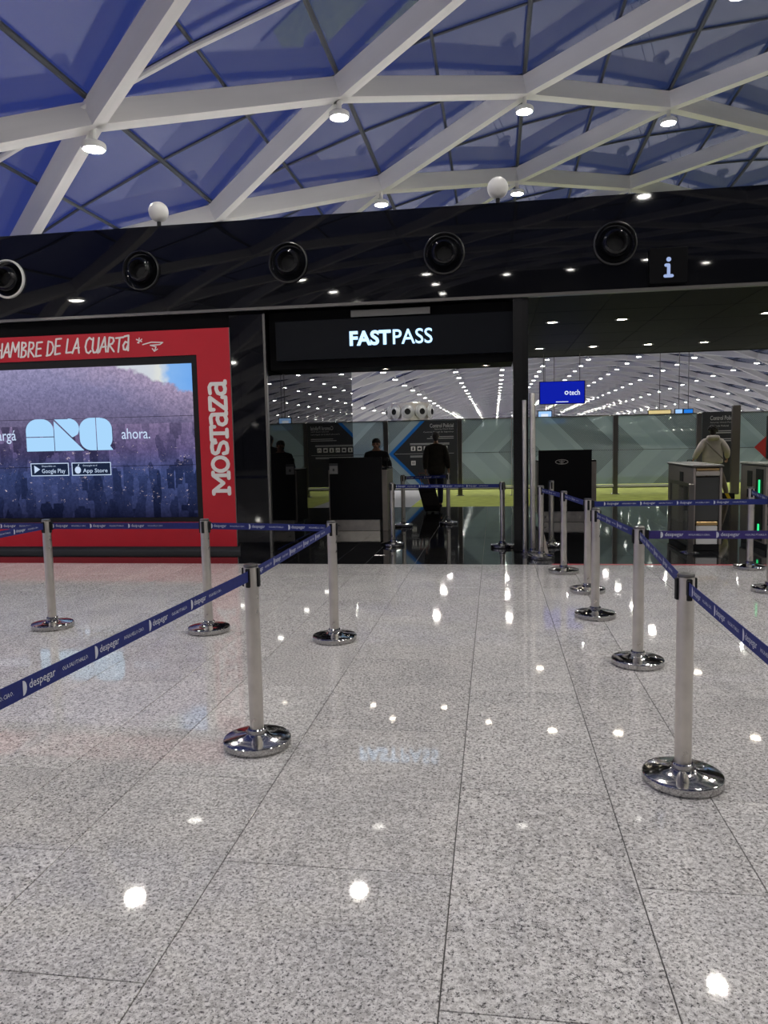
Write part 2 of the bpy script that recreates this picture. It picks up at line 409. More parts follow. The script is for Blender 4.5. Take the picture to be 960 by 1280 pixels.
# downlights hung under the roof nodes
hs = fix(MB().lathe([(.10,.10),(.165,.095),(.195,.07),(.20,.02),(.185,-.02),(.165,-.015),(.165,.01),(0,.012)], n=24).mesh('housing'), 40); hs.materials.append(white_p)
ln = fix(MB().lathe([(0,-.012),(.165,-.012)], n=24).mesh('lens')); ln.materials.append(lamp)
for p in ln.polygons:
    pass
sm = fix(MB().tube((0,0,.09), (0,0,.32), .05, 10).mesh('stem')); sm.materials.append(white_p)
named = {(0,0): 'round downlight hanging at the far left, under the node above the red frame', (1,0): 'round downlight under the beam crossing left of the picture centre',
         (2,0): 'round downlight under the crossing right of centre, high above the black column', (3,0): 'rightmost round downlight of the front row, above the information sign',
         (1,1): 'lower round downlight just above the black fascia, left of centre', (2,1): 'small downlight beside the right white globe above the fascia', (3,1): 'small rightmost downlight just above the black fascia'}
ORD = 'first second third fourth fifth sixth seventh eighth ninth tenth eleventh twelfth thirteenth fourteenth fifteenth sixteenth seventeenth eighteenth nineteenth twentieth'.split()
COLN = {-2: 'lowest left', -1: 'second left', 0: 'third left', 1: 'left of crown', 2: 'crown left', 3: 'crown middle', 4: 'crown right', 5: 'right of crown', 6: 'second right', 7: 'third right', 8: 'fourth right', 9: 'fifth right', 10: 'lowest right'}
lampspots = []; FYP = 10.6
for i in range(-2, 11):
    for r in range(-16, 45):
        X, Y = node(i, r)
        z = zl(X, Y)
        if not -24 < Y < YF-3 or z < 2.2: continue
        if Y < 6 and .196 < (z-1.6)/(2*FYP-Y) < .33: continue     # lamps left out where the fascia would mirror them
        lampspots.append((0 if in_view((X, Y, z), 60) or Y < 25 else 1, Y, i, r, X, z))
lampspots.sort(); seen = {}; far_l = MB(); far_h = MB()
for q, (_, Y, i, r, X, z) in enumerate(lampspots):
    if q >= 285:
        far_h.lathe([(.165,.095),(.20,.02),(.185,-.02)], (X, Y, z), 8); far_l.lathe([(0,-.012),(.165,-.012)], (X, Y, z), 8); continue
    if (i, r) in named: lab, grp = named[(i, r)], 'downlights above the fascia'
    elif Y < 10:
        k = seen.get((i, 0), 0); seen[(i, 0)] = k+1
        lab, grp = 'round downlight over the granite, %s from the back of the %s row' % (ORD[k], COLN[i]), 'downlights over the front hall'
    else:
        k = seen.get(i, 0); seen[i] = k+1; w = ORD[k] if k < 20 else 'twenty-'+ORD[k-20]
        lab, grp = 'small round downlight, %s lamp along the %s row of the far vault' % (w, COLN[i]), 'far downlights of the vault'
    t = thing('ceiling_downlight', lab, 'light', (X, Y, z), 0, grp)
    link('housing', hs, t); link('lens', ln, t); link('stem', sm, t)
fl_ = obj('downlights_beyond', far_h, white_p); fl_['kind'] = 'stuff'; tag(fl_, 'farthest tiny downlights where the rows of the vault run together', 'lights')
obj('lens', far_l, lamp, fl_)
# closing walls of the hall
struct(obj('wall_far', MB().box(-22, 36, YF, YF+.3, -.1, 6.6), end_wall))
struct(obj('wall_back', MB().box(-22, 36, -26.3, -26, -.1, 10.6), mat('dark back wall', (.10, .10, .11), .6)))

# ================================================================== black block with fascia
FY = 10.62; LOW, TOP, SOF = 3.58, 4.83, 3.56
ff = MB(); prof = []
for k in range(9):
    t = k/8; prof.append((FY - .015*math.sin(PI*t*.95), LOW+(TOP-LOW)*t))
n = len(prof); vv = [(-9.6, y, z) for y, z in prof] + [(9.5, y, z) for y, z in prof]
ff.add(vv, [(k, n+k, n+k+1, k+1) for k in range(n-1)])
ff.add([(-9.6, FY+.2, TOP), (9.5, FY+.2, TOP), (9.5, FY+.2, LOW), (-9.6, FY+.2, LOW)], [(0,1,2,3)])
ff.add([(-9.6, prof[-1][0], TOP), (9.5, prof[-1][0], TOP), (9.5, FY+.2, TOP), (-9.6, FY+.2, TOP)], [(0,1,2,3)])
ff.add([(-9.6, prof[0][0], LOW), (9.5, prof[0][0], LOW), (9.5, FY+.2, LOW), (-9.6, FY+.2, LOW)], [(0,1,2,3)])
wf = struct(link('wall_front', None))
obj('fascia', ff, blackg, wf, 60, label='glossy black curved fascia under the roof')
obj('fascia_lip', MB().box(-9.6, 9.5, FY-.02, FY+.06, LOW-.03, LOW+.012), dsteel, wf)
obj('roof_slab', MB().box(-9.6, 9.5, FY+.2, 18.45, TOP-.12, TOP-.01), mat('pale bounce top', (.72, .72, .71), .8), wf)  # unseen top, made pale to bounce lamp light up onto the beams
so = struct(link('ceiling_soffit', None))
for i in range(13):
    for j in range(6):
        x0 = -3.3+i*.985; y0 = FY+.1+j*1.30
        obj('panel', MB().bbox(x0+.004, x0+.981, y0+.004, y0+1.296, SOF, SOF+.05, .004), blacks, so)
obj('soffit_edge', MB().box(-3.3, 9.5, 18.40, 18.5, SOF-.01, TOP), blacks, so)
# store block to the left of the lane (mirror black side wall)
wl = struct(obj('wall_left', MB().box(-9.6, -3.36, 10.80, 17.3, 0, TOP-.13), blacks))
for k, (a, b) in enumerate([(10.72, 12.9), (12.9, 15.1), (15.1, 17.3)]):
    obj('panel', MB().box(-3.36, -3.30, a+.003, b-.003, 0, 3.55), blackm, wl)
obj('panel', MB().box(-3.70, -3.335, 10.66, 10.80, .12, 3.50), blackg, wl)
obj('panel', MB().box(-3.845, -3.703, 10.66, 10.80, .12, 3.50), blackg, wl)
obj('corner_strip', MB().box(-3.335, -3.30, 10.65, 10.72, 0, 3.5), dsteel, wl, label='slim metal corner strip')
obj('plinth', MB().box(-9.6, -3.82, 10.70, 10.82, 0, .085), mat('grey plinth', (.075, .078, .085), .3), wl)
obj('plinth', MB().box(-3.82, -3.335, 10.70, 10.82, 0, .12), blackg, wl)
obj('shop_fascia', MB().box(-9.6, -3.3, 10.70, 10.82, 3.33, 3.60), blacks, wl)

# nozzles along the fascia
def nozzle(x, z, label, lit=False, r=.29, parent=None, y=None, rotz=0):
    t = thing('air_nozzle', label, 'air vent', (x, FY-.018, z), 0, 'round air nozzles along the black fascia')
    obj('outer_ring', MB().lathe([(r*.88,.0),(r*.89,.03),(r*.93,.045),(r*.985,.035),(r,.0)], n=40, axis='y'), white_p if lit else mat('ring black', (.05, .05, .052), .25, .6), t, 50, label='ring painted pale for the light it catches' if lit else None)  # lit ring: the light on it is put into a white material
    obj('dish', MB().lathe([(r*.82,.02),(r*.74,.012),(r*.62,-.01)], n=40, axis='y'), blackg, t, 50)
    obj('ball', MB().lathe([(r*.66,-.01),(r*.66,.05),(r*.60,.10),(r*.50,.135),(r*.46,.14),(r*.44,.12)], n=40, axis='y'), blackg, t, 50)
    obj('inner_tube', MB().lathe([(r*.44,.13),(r*.40,.10),(r*.36,.0),(0,-.0)], n=32, axis='y'), blackp, t, 50)
    return t
for x, z, l, li in ((-7.30, 4.19, 'round air nozzle with a pale ring, cut by the left edge of the picture', True), (-5.14, 4.20, 'round black air nozzle second from the left, above the handwritten slogan', False),
                (-2.90, 4.19, 'round black air nozzle third from the left, up and left of the lit lane sign', False), (-.67, 4.19, 'round black air nozzle above the right end of the lit lane sign', False),
                (1.62, 4.19, 'rightmost round black air nozzle beside the information sign', False)):
    nozzle(x, z, l, li)
# white globes on top of the fascia
for x, l in ((-4.90, 'white globe on a short stem on the fascia, above the red frame'), (.07, 'white globe on a short stem on the fascia, beside a small downlight right of centre')):
    t = thing('globe', l, 'globe', (x, FY+.14, TOP), 0, 'white globes on top of the fascia')
    obj('sphere', MB().ball((0, 0, .24), .145, 24, 14), white_p, t, 60); obj('stem', MB().lathe([(.07,0),(.07,.015),(.03,.03),(.03,.12)], n=16), blackp, t, 40)
# information sign
t = thing('information_sign', 'black square sign with a pale blue letter i on the fascia', 'sign', (2.30, FY-.03, 3.62))
obj('sign_box', MB().bbox(-.24, .24, -.05, .03, 0, .47, .01), mat('matt black', (.003, .003, .004), .5, spec=.1), t)
mb = MB(); mb.strokes([[(-.035, .24), (.0, .24), (.0, .105)], [(-.045, .10), (.045, .10)]], .042, -.051); mb.ball((0, -.05, .315), .031, 12, 8, (1, .15, 1))
obj('letter', mb, info_on, t, label='pale blue letter i')

# ================================================================== lane sign
t = thing('lane_sign', 'black bulkhead with lit white letters reading FASTPASS over the left lane', 'sign', (0, 10.72, 0))
obj('sign_panel', MB().bbox(-3.16, .265, 0, .08, 2.82, 3.39, .008), mat('sign black', (.006, .007, .010), .3, spec=.15), t)
obj('bulkhead', MB().bbox(-3.28, .265, .08, .85, 2.70, 3.54, .006), blacks, t)
obj('light_strip', MB().bbox(-2.03, -.89, -.015, .0, 3.405, 3.50, .003), mat('grey strip', (.16, .155, .15), .4), t, label='grey strip above the letters')
for w, x0, x1, off in (('FAST', -2.055, -1.455, .034), ('PASS', -1.425, -.86, .006)):
    obj('lettering', text_fit(MB(), w, x0, x1, 2.995, 3.205, -.012, off, .02, 4), letters_on, t, label='%s letters' % ('bold' if off > .02 else 'thin'))
def spot(x, y, z, label, grp, r=.05):
    t = thing('soffit_light', label, 'light', (x, y, z), 0, grp)
    obj('trim_ring', MB().lathe([(r, 0), (r*1.35, 0), (r*1.4, -.012), (r, -.014)], n=16), dsteel, t); obj('lens', MB().lathe([(0, -.006), (r, -.006)], n=16), lamp_small, t)
spot(-1.60, 11.1, 2.70, 'tiny recessed light under the bulkhead, left of the letters P', 'recessed lights under the lane bulkhead'); spot(-.12, 11.1, 2.70, 'tiny recessed light under the bulkhead, near the black column', 'recessed lights under the lane bulkhead')
ks = 1.147
names = {(0,0): 'front left', (1,0): 'front second', (3,0): 'front right', (0,1): 'rear left', (1,1): 'rear second', (2,1): 'rear third', (3,1): 'rear right'}
for j, y in enumerate((13.02, 16.66)):
    for i in range(4):
        if (i, j) == (2, 0): continue
        spot(.98+i*1.13, y, SOF, 'recessed oval light of the black soffit, %s' % names[(i, j)], 'recessed lights in the black soffit', .085)
for i, x in enumerate((-2.4, -1.0)):
    spot(x, 14.0, SOF, 'recessed light of the soffit over the left lane, %s' % ('near the mirror wall' if i == 0 else 'near the glass screen'), 'recessed lights over the left lane', .06)

# ================================================================== dividing column, poles, glass screen
struct(obj('trim_1', MB().bbox(.265, .40, 10.64, 11.0, 0, SOF, .01).bbox(.40, .475, 10.70, 11.0, 0, SOF, .01), mat('column black', (.006, .006, .007), .25)))
def pole(x, y, h, r, lab):
    t = thing('steel_pole', lab, 'post', (x, y, 0))
    obj('tube', MB().lathe([(r, 0), (r, h-.01), (r*.9, h), (0, h)], n=20), steel, t, 40); obj('foot_plate', MB().lathe([(r*2.2, 0), (r*2.2, .012), (r*1.1, .022), (r, .06)], n=24), polish, t, 40)
pole(.53, 10.68, 2.24, .040, 'tall steel pole in front of the black column, right of the left lane'); pole(.41, 10.50, 2.14, .028, 'slimmer shorter steel pole close beside the tall one')
t = thing('glass_screen', 'clear glass screen in a low steel channel along the right side of the lane', 'screen', (.40, 11.1, 0))
obj('base_channel', MB().bbox(-.03, .03, 0, 6.0, 0, .09, .008), polish, t); obj('glass_sheet', MB().box(-.006, .006, .05, 5.95, .05, 2.05), clear_glass, t)
obj('shoe', MB().add([(-.05,-.42,0),(.05,-.42,0),(.05,0,0),(-.05,0,0),(-.04,-.40,.03),(.04,-.40,.03),(.04,0,.16),(-.04,0,.16)], [(3,2,1,0),(4,5,6,7),(0,1,5,4),(1,2,6,5),(2,3,7,6),(3,0,4,7)]), steel, t)
t = thing('steel_guard', 'low sloping steel guard foot right of the tall pole', 'guard', (.70, 10.62, 0))
obj('foot', MB().add([(-.04,-.1,0),(.04,-.1,0),(.04,.4,0),(-.04,.4,0),(-.03,-.08,.06),(.03,-.08,.06),(-.01,.38,.30),(-.035,.38,.30)], [(3,2,1,0),(4,5,6,7),(0,1,5,4),(1,2,6,5),(2,3,7,6),(3,0,4,7)]), bronze, t)

# ================================================================== red shop front with the video wall
t = thing('shop_frame', 'red wall frame with white handwriting and tall vertical lettering around the video wall', 'sign', (0, 10.70, 0))
rf = MB(); rf.box(-9.6, -3.85, -.05, .1, 2.955, 3.33).box(-9.6, -3.85, -.05, .1, .085, .46).box(-4.365, -3.85, -.05, .1, .46, 2.955)
obj('frame', rf, red, t)
obj('edge_trim', MB().box(-3.85, -3.838, -.052, .1, .085, 3.33), dsteel, t)
G = {  # hand-brushed capitals on a unit-high grid
 'H': (.62, [[(.05,1),(.0,0)],[(.5,1),(.48,0)],[(.0,.5),(.5,.55)]]), 'A': (.62, [[(0,0),(.34,1),(.52,0)],[(.1,.33),(.5,.36)]]),
 'M': (.8, [[(0,0),(.12,1),(.36,.35),(.62,1),(.66,0)]]), 'B': (.6, [[(.08,0),(.08,1),(.36,.95),(.42,.76),(.1,.53),(.42,.42),(.45,.18),(.3,.02),(.02,0)]]),
 'R': (.62, [[(.05,0),(.08,1),(.38,.95),(.45,.74),(.34,.55),(.1,.5),(.52,0)]]), 'E': (.55, [[(.48,1),(.08,.98),(.05,0),(.46,.05)],[(.06,.52),(.4,.55)]]),
 'D': (.64, [[(.05,0),(.08,1),(.36,.92),(.52,.6),(.48,.28),(.3,.05),(.0,0)]]), 'L': (.54, [[(.1,1),(.04,.03),(.46,.06)]]),
 'C': (.55, [[(.48,.88),(.3,1),(.1,.8),(.03,.42),(.14,.08),(.32,.0),(.48,.14)]]), 'U': (.62, [[(.06,1),(.04,.3),(.16,.03),(.36,.05),(.47,.3),(.5,1),(.5,0)]]),
 'T': (.55, [[(-.02,.96),(.56,1)],[(.27,.98),(.24,0)]]), 'a': (.55, [[(.1,.95),(.42,1),(.44,.5),(.46,0)],[(.44,.5),(.2,.6),(.05,.35),(.12,.08),(.3,.05),(.44,.4)]]), ' ': (.36, [])}
def handwrite(txt, x1, z, h, w, slant=.14, tilt=.012):
    tot = sum(G[c][0] for c in txt)*h*.925; x = x1-tot; lines = []
    for c in txt:
        adv, st = G[c]; dz = random.uniform(-.012, .012); k = random.uniform(.94, 1.06)
        for L in st: lines.append([(x+(a*.93+b*slant)*h, z+dz+(b*k)*h+(x-x1)*tilt) for a, b in L])
        x += adv*h*.925
    return MB().strokes(lines, w, -.05, .004)
obj('handwriting', handwrite('HAMBRE DE LA CUARTa', -5.42, 3.055, .222, .026), whitepr, t)
obj('flourish', MB().strokes([[(-5.26,3.16),(-5.25,3.235)],[(-5.295,3.215),(-5.215,3.18)],[(-5.21,3.215),(-5.28,3.165)],
   [(-5.20,3.135),(-5.06,3.165),(-4.88,3.155),(-4.93,3.125),(-5.08,3.12),(-4.99,3.095),(-5.02,3.03)],[(-5.05,3.07),(-5.02,3.03),(-4.97,3.06)]], .016, -.05, .004), whitepr, t)
# tall slab lettering, reads upwards: drawn lying in (u along +z, v towards -x)
SL = {'M': (.325, [[(0,0),(0,1)],[(0,1),(.13,.35),(.26,1)],[(.26,1),(.26,0)],[(-.05,0),(.05,0)],[(.21,0),(.31,0)],[(-.05,1),(.0,1)],[(.26,1),(.31,1)]]),
 'O': (.28, [[(.12+.115*math.sin(2*PI*k/14), .5+.5*math.cos(2*PI*k/14)) for k in range(15)]]),
 'S': (.24, [[(.20,.74),(.195,.96),(.12,1.0),(.04,.96),(.015,.80),(.04,.62),(.12,.52),(.18,.42),(.205,.24),(.18,.06),(.10,.0),(.03,.05),(.015,.27)]]),
 'T': (.25, [[(.11,0),(.11,1)],[(0,.78),(0,1),(.22,1),(.22,.78)],[(.05,0),(.17,0)]]),
 'a': (.25, [[(.02,.97),(.12,1.0),(.17,.9),(.17,0),(.21,0)],[(.17,.52),(.09,.58),(.02,.48),(.0,.26),(.03,.05),(.09,.0),(.17,.12)]]),
 'Z': (.25, [[(.0,.78),(.0,1),(.2,1),(.0,0),(.2,0),(.2,.22)]])}
lines = []; u = 0; H_ = .245; txt = 'MOSTaZa'; tot = sum(SL[c][0] for c in txt); k = (2.535-.90)/(tot-.03)
for c in txt:
    adv, st = SL[c]
    for L in st: lines.append([(-3.938-b*H_, .90+(u+a+.03)*k) for a, b in L])
    u += adv
obj('vertical_lettering', MB().strokes(lines, .056, -.05, .005), whitepr, t)

vt = thing('video_wall', 'large lit video wall showing a city at dusk with pale blue block letters', 'screen', (0, 10.70, 0))
obj('bezel', MB().box(-9.3, -4.365, -.035, .09, .46, .53).box(-9.3, -4.365, -.035, .09, 2.84, 2.955).box(-4.455, -4.365, -.035, .09, .53, 2.84).box(-9.3, -4.455, .02, .09, .53, 2.84), blackp, vt)
def mat_video():
    M = bpy.data.materials.new('video picture'); M.use_nodes = True; n = M.node_tree; N = n.nodes; L = n.links; N.clear()
    o = N.new('ShaderNodeOutputMaterial'); e = N.new('ShaderNodeEmission'); L.new(e.outputs[0], o.inputs[0]); e.inputs[1].default_value = 1.0
    g = N.new('ShaderNodeNewGeometry'); s = N.new('ShaderNodeSeparateXYZ'); L.new(g.outputs['Position'], s.inputs[0])
    def M_(op, a, b=None, c=None):
        k = N.new('ShaderNodeMath'); k.operation = op
        for i, v in enumerate((a, b, c)):
            if v is None: continue
            if isinstance(v, (int, float)): k.inputs[i].default_value = v
            else: L.new(v, k.inputs[i])
        return k.outputs[0]
    def noise(sc, det, rough=.6, stretch=None):
        t = N.new('ShaderNodeTexNoise'); t.inputs['Scale'].default_value = sc; t.inputs['Detail'].default_value = det; t.inputs['Roughness'].default_value = rough
        if stretch:
            mp = N.new('ShaderNodeMapping'); mp.inputs['Scale'].default_value = stretch; L.new(g.outputs['Position'], mp.inputs[0]); L.new(mp.outputs[0], t.inputs['Vector'])
        else: L.new(g.outputs['Position'], t.inputs['Vector'])
        return t.outputs[0]
    def ramp(f, els):
        r = N.new('ShaderNodeValToRGB'); cr = r.color_ramp
        while len(cr.elements) < len(els): cr.elements.new(.5)
        for q, (p, c) in zip(cr.elements, els): q.position = p; q.color = (*c, 1)
        L.new(f, r.inputs[0]); return r.outputs[0]
    def mix(f, a, b, bt='MIX'):
        x = N.new('ShaderNodeMix'); x.data_type = 'RGBA'; x.blend_type = bt
        if isinstance(f, (int, float)): x.inputs[0].default_value = f
        else: L.new(f, x.inputs[0])
        L.new(a, x.inputs[6]); L.new(b, x.inputs[7]); return x.outputs[2]
    v = M_('DIVIDE', M_('SUBTRACT', s.outputs[2], .53), 2.31); x = s.outputs[0]
    land = ramp(v, [(0, (.008, .010, .030)), (.12, (.020, .030, .085)), (.30, (.035, .055, .15)), (.45, (.065, .060, .14)), (.62, (.13, .115, .21)), (.85, (.20, .195, .34)), (1, (.27, .26, .42))])
    blocks = N.new('ShaderNodeTexVoronoi'); blocks.inputs['Scale'].default_value = 5.; mp = N.new('ShaderNodeMapping'); mp.inputs['Scale'].default_value = (1.6, 1, .55)
    blocks.distance = 'CHEBYCHEV'; L.new(g.outputs['Position'], mp.inputs[0]); L.new(mp.outputs[0], blocks.inputs['Vector'])
    bl = ramp(blocks.outputs['Color'], [(.15, (.30, .30, .36)), (.5, (.9, .85, .9)), (.85, (2.0, 1.75, 1.7))])
    land = mix(M_('MULTIPLY', M_('LESS_THAN', v, .62), .75), land, mix(1., land, bl, 'MULTIPLY'))
    rough = ramp(noise(26, 4, .75), [(.35, (.68, .68, .72)), (.68, (1.45, 1.38, 1.38))]); land = mix(.8, land, mix(1., land, rough, 'MULTIPLY'))
    lightsz = M_('MULTIPLY', M_('GREATER_THAN', noise(10, 5, .85, (1, 1, 1.6)), .635), M_('MULTIPLY', M_('LESS_THAN', v, .5), M_('GREATER_THAN', v, .08)))
    lc = N.new('ShaderNodeRGB'); lc.outputs[0].default_value = (.75, .62, .70, 1); land = mix(M_('MULTIPLY', lightsz, .7), land, lc.outputs[0])
    ridge = M_('ADD', M_('ADD', M_('MULTIPLY', M_('ADD', x, 4.45), -.17), .80), M_('MULTIPLY', M_('SUBTRACT', noise(5, 4), .5), .16))
    f = M_('SUBTRACT', v, ridge); glow = N.new('ShaderNodeMapRange'); glow.inputs[1].default_value = -.22; glow.inputs[2].default_value = 0; L.new(f, glow.inputs[0])
    pk_ = N.new('ShaderNodeRGB'); pk_.outputs[0].default_value = (.44, .34, .46, 1); land = mix(M_('MULTIPLY', glow.outputs[0], .55), land, mix(1., pk_.outputs[0], rough, 'MULTIPLY'))
    sky = ramp(M_('ADD', M_('MULTIPLY', M_('ADD', x, 5.2), 1.0), M_('MULTIPLY', M_('SUBTRACT', noise(3, 3), .5), .5)), [(0, (.62, .66, .72)), (.25, (.72, .74, .70)), (.42, (.22, .45, .85)), (1, (.13, .36, .82))])
    st = N.new('ShaderNodeMapRange'); st.inputs[1].default_value = -.01; st.inputs[2].default_value = .02; L.new(f, st.inputs[0])
    L.new(mix(st.outputs[0], land, sky), e.inputs[0]); MATS['video'] = M; return M
video = mat_video()
xs = [-9.30, -8.50, -7.17, -5.835, -4.455]; zs = [.53, 1.325, 2.065, 2.84]
for a, b in zip(xs[:-1], xs[1:]):
    for c, d in zip(zs[:-1], zs[1:]): obj('screen_panel', MB().box(a+.004, b-.004, -.028, .02, c+.004, d-.004), video, vt)
def arc(cx, cz, rx, rz, a0, a1, n=8): return [(cx+rx*math.cos(math.radians(a0+(a1-a0)*k/n)), cz+rz*math.sin(math.radians(a0+(a1-a0)*k/n))) for k in range(n+1)]
X0, Z0, K = -7.21, 1.575, 1.43/303.                              # block letters, drawn on a 303 x 114 grid (x right, y down)
def P(q): return [(X0+a*K, Z0+(114-b)*K*.92+.0) for a, b in q]
def arcd(cx, cy, r, a0, a1, ry=None, n=8): return [(cx+r*math.cos(math.radians(a0+(a1-a0)*k/n)), cy-(ry or r)*math.sin(math.radians(a0+(a1-a0)*k/n))) for k in range(n+1)]
shapes = [ [(0,62)]+arcd(42,42,42,180,90)+[(58,0)]+arcd(58,40,40,90,0)+[(98,62)], [(0,65),(98,65),(98,114),(0,114)],
  [(101,8),(203,114),(101,114)], [(103,2)]+[(150,2)]+arcd(153,36,36,90,-35)+[(166,66),(163,66)],
  [(247,0)]+[(232,0)]+arcd(230,40,40,90,180)+arcd(230,74,40,180,270)+[(247,114)], [(250,0),(262,0)]+arcd(264,40,39,90,0)+arcd(264,74,39,0,-40)+[(303,112),(303,114),(250,114)] ]
mb = MB()
for q in shapes: mb.prism(P(q), -.033, -.029)
obj('block_letters', mb, arq_on, vt, label='pale blue block letters')
mb = MB(); text_fit(mb, 'Descargá', -8.09, -7.385, 1.70, 1.915, -.031, .004, 0, 3); text_fit(mb, 'ahora.', -5.625, -5.165, 1.735, 1.895, -.031, .004, 0, 3); obj('caption', mb, vid_txt, vt)
for nm, x0, x1, big, small in (('store_badge', -7.165, -6.525, 'Google Play', 'Disponible en'), ('store_badge', -6.475, -5.825, 'App Store', 'Descargalo en el')):
    bd = obj(nm, MB().bbox(x0, x1, -.034, -.029, 1.19, 1.39, .001), vid_dark, vt)
    mb = MB(); w = .012
    mb.box(x0, x1, -.036, -.034, 1.19, 1.19+w).box(x0, x1, -.036, -.034, 1.39-w, 1.39).box(x0, x0+w, -.036, -.034, 1.19, 1.39).box(x1-w, x1, -.036, -.034, 1.19, 1.39)
    text_fit(mb, big, x0+.185, x1-.06, 1.215, 1.30 if 'y' in big else 1.295, -.036, .004, 0, 2); text_fit(mb, small, x0+.19, x0+.42, 1.325, 1.355, -.036, 0, 0, 2)
    if 'Google' in big: mb.prism([(x0+.06, 1.235), (x0+.06, 1.355), (x0+.155, 1.295)], -.037, -.034)
    else:
        mb.prism(arc(x0+.10, 1.275, .05, .055, 100, 440, 14), -.037, -.034); mb.prism([(x0+.10, 1.335), (x0+.115, 1.365), (x0+.125, 1.365), (x0+.115, 1.335)], -.037, -.034)
    obj('badge_print', mb, vid_txt, bd)

# ================================================================== barrier posts and belts
def make_post(label):
    t = thing('barrier_post', label, 'barrier', (0, 0, 0), 0, 'steel barrier posts')
    obj('base', MB().lathe([(0,.0),(.172,.0),(.176,.004),(.180,.012),(.180,.040),(.177,.045),(.170,.0475),(.12,.055),(.07,.064),(.055,.072),(0,.072)], n=48), polish, t, 25)
    obj('collar', MB().lathe([(.052,.07),(.050,.092),(.044,.098),(.040,.098)], n=32), polish, t, 30)
    obj('tube', MB().lathe([(.0375,.07),(.0375,.935),(0,.935)], n=32), steel, t, 40)
    h = obj('head', MB().lathe([(.036,.86),(.036,.968),(.0385,.970),(.0385,.976),(.035,.981),(0,.982)], n=32), dsteel, t, 40)
    obj('head_sleeve', MB().lathe([(.0382,.865),(.0382,.966)], n=32), steel, t, 40)
    for k in range(4):
        c, s = math.cos(k*PI/2), math.sin(k*PI/2)
        cl = MB().bbox(.034, .047, -.011, .011, .862, .962, .003); cl.v = [(x*c-y*s, x*s+y*c, z) for x, y, z in cl.v]
        obj('belt_slot', cl, blackp, t)
    return t
posts = [(-1.268, 3.699, 'near left barrier post standing alone in the foreground granite'), (-1.303, 5.815, 'barrier post in front of the check desk, where two belts meet'),
 (-2.462, 6.023, 'barrier post in front of the right edge of the video wall'), (-3.962, 6.067, 'leftmost barrier post, in front of the block letters on the screen'),
 (.854, 3.481, 'nearest right barrier post with its large round base in the foreground'), (.992, 5.333, 'second nearest right barrier post, with a violet belt leaving it to the right'),
 (.884, 6.752, 'third right barrier post, just in front of a close twin'), (.95, 7.86, 'fourth right barrier post, where the long horizontal belt begins'),
 (.81, 9.00, 'right barrier post on the granite just before the red strip'), (.61, 10.09, 'right barrier post standing on the black floor behind the red strip'),
 (.83, 11.25, 'barrier post half hidden in front of the right black desk'), (3.01, 9.33, 'barrier post at the right edge standing on the red strip'), (2.78, 7.98, 'barrier post cut by the right edge of the picture'),
 (-1.57, 11.33, 'left front barrier post of the lane, beside the check desk'), (.11, 11.15, 'right front barrier post of the lane, beside the black column'),
 (-1.72, 13.94, 'left rear barrier post of the lane'), (-.89, 14.32, 'right rear barrier post of the lane, by the rolling suitcase')]
proto = None
for x, y, l in posts:
    rz = random.uniform(-.25, .25)
    if proto is None: proto = make_post(l); proto.location = (x, y, 0); proto.rotation_euler = (0, 0, rz)
    else: dup(proto, (x, y, 0), rz, l)
extra = [(-1.39, .55, 'barrier post just outside the lower left of the picture'), (-6.3, 6.10, 'barrier post outside the left edge'), (-4.0, 4.1, 'barrier post outside the left edge, nearer'), (.80, 1.25, 'barrier post outside the lower right of the picture'),
         (3.35, 5.30, 'barrier post outside the right edge')]
for x, y, l in extra: dup(proto, (x, y, 0), .1, l)

TXT = {}
def unit_print(small, detail):
    key = (small, detail)
    if key in TXT: return TXT[key]
    mb = MB()
    mb.prism([(.0, -.022)]+arc(.0, 0, .017, .022, -90, 90, 8), -.0003, 0) if detail else mb.prism([(0, -.02), (.014, -.01), (.014, .01), (0, .02)], -.0003, 0)
    text_fit(mb, 'despegar', .028, .150, -.017, .016, -.0002, .004, 0, 2 if detail else 1)
    text_fit(mb, small, .185, .325, -.006, .007, -.0002, .004, 0, 1)
    TXT[key] = mb; return mb
def belt(p, q, label, m_=None, z=.922, reverse=False, start=.02, zq=None):
    p = Vector((p[0], p[1], 0)); q = Vector((q[0], q[1], 0)); d = q-p; L = d.length; d.normalize()
    a = p+d*.043; Lb = L-.086; rz = math.atan2(d.y, d.x)
    nrm = Vector((d.y, -d.x, 0))                      # local -y
    if nrm.dot(-p) < 0 and nrm.dot(Vector((0, 0, 0))-q) < 0: a = q-d*.043; rz += PI
    o = obj('retractable_belt', MB().box(0, Lb, -.0011, .0011, -.028, .028), m_ or navy, None, None, (a.x, a.y, z), rz)
    tag(o, label, 'belt', 'blue queue belts')
    near = min(p.length, q.length) < 6
    mb = MB(); k = 0; u = start
    while u+.34 < Lb:
        pr = unit_print('HOLA.HELLO.CIAO.' if k % 2 == 0 else 'OLA.SALUT.HALLO.', near)
        mb.add([(x+u, y-.0012, zz) for x, y, zz in pr.v], pr.f); mb.add([(Lb-x-u, .0012-y, zz) for x, y, zz in pr.v], pr.f); u += .365; k += 1
    me = mb.mesh('belt_print'); me.materials.append(print_w); pb = link('belt_print', me, o); pb['label'] = 'pale printed words and half-moon marks'; pb['kind'] = 'stuff'
    obj('belt_clip', MB().bbox(-.006, .022, -.007, .007, -.034, .034, .002), blackp, o)
    return o
pp = {k: (x, y) for k, (x, y, _) in enumerate(posts)}
belt(pp[0], extra[0][:2], 'printed blue belt running out of the lower left of the picture', start=.2)
belt(pp[0], pp[1], 'printed blue belt between the near left post and the post before the check desk')
belt(pp[2], pp[1], 'printed blue belt across the foot of the vertical lettering')
belt(pp[3], pp[2], 'printed blue belt along the bottom of the video wall')
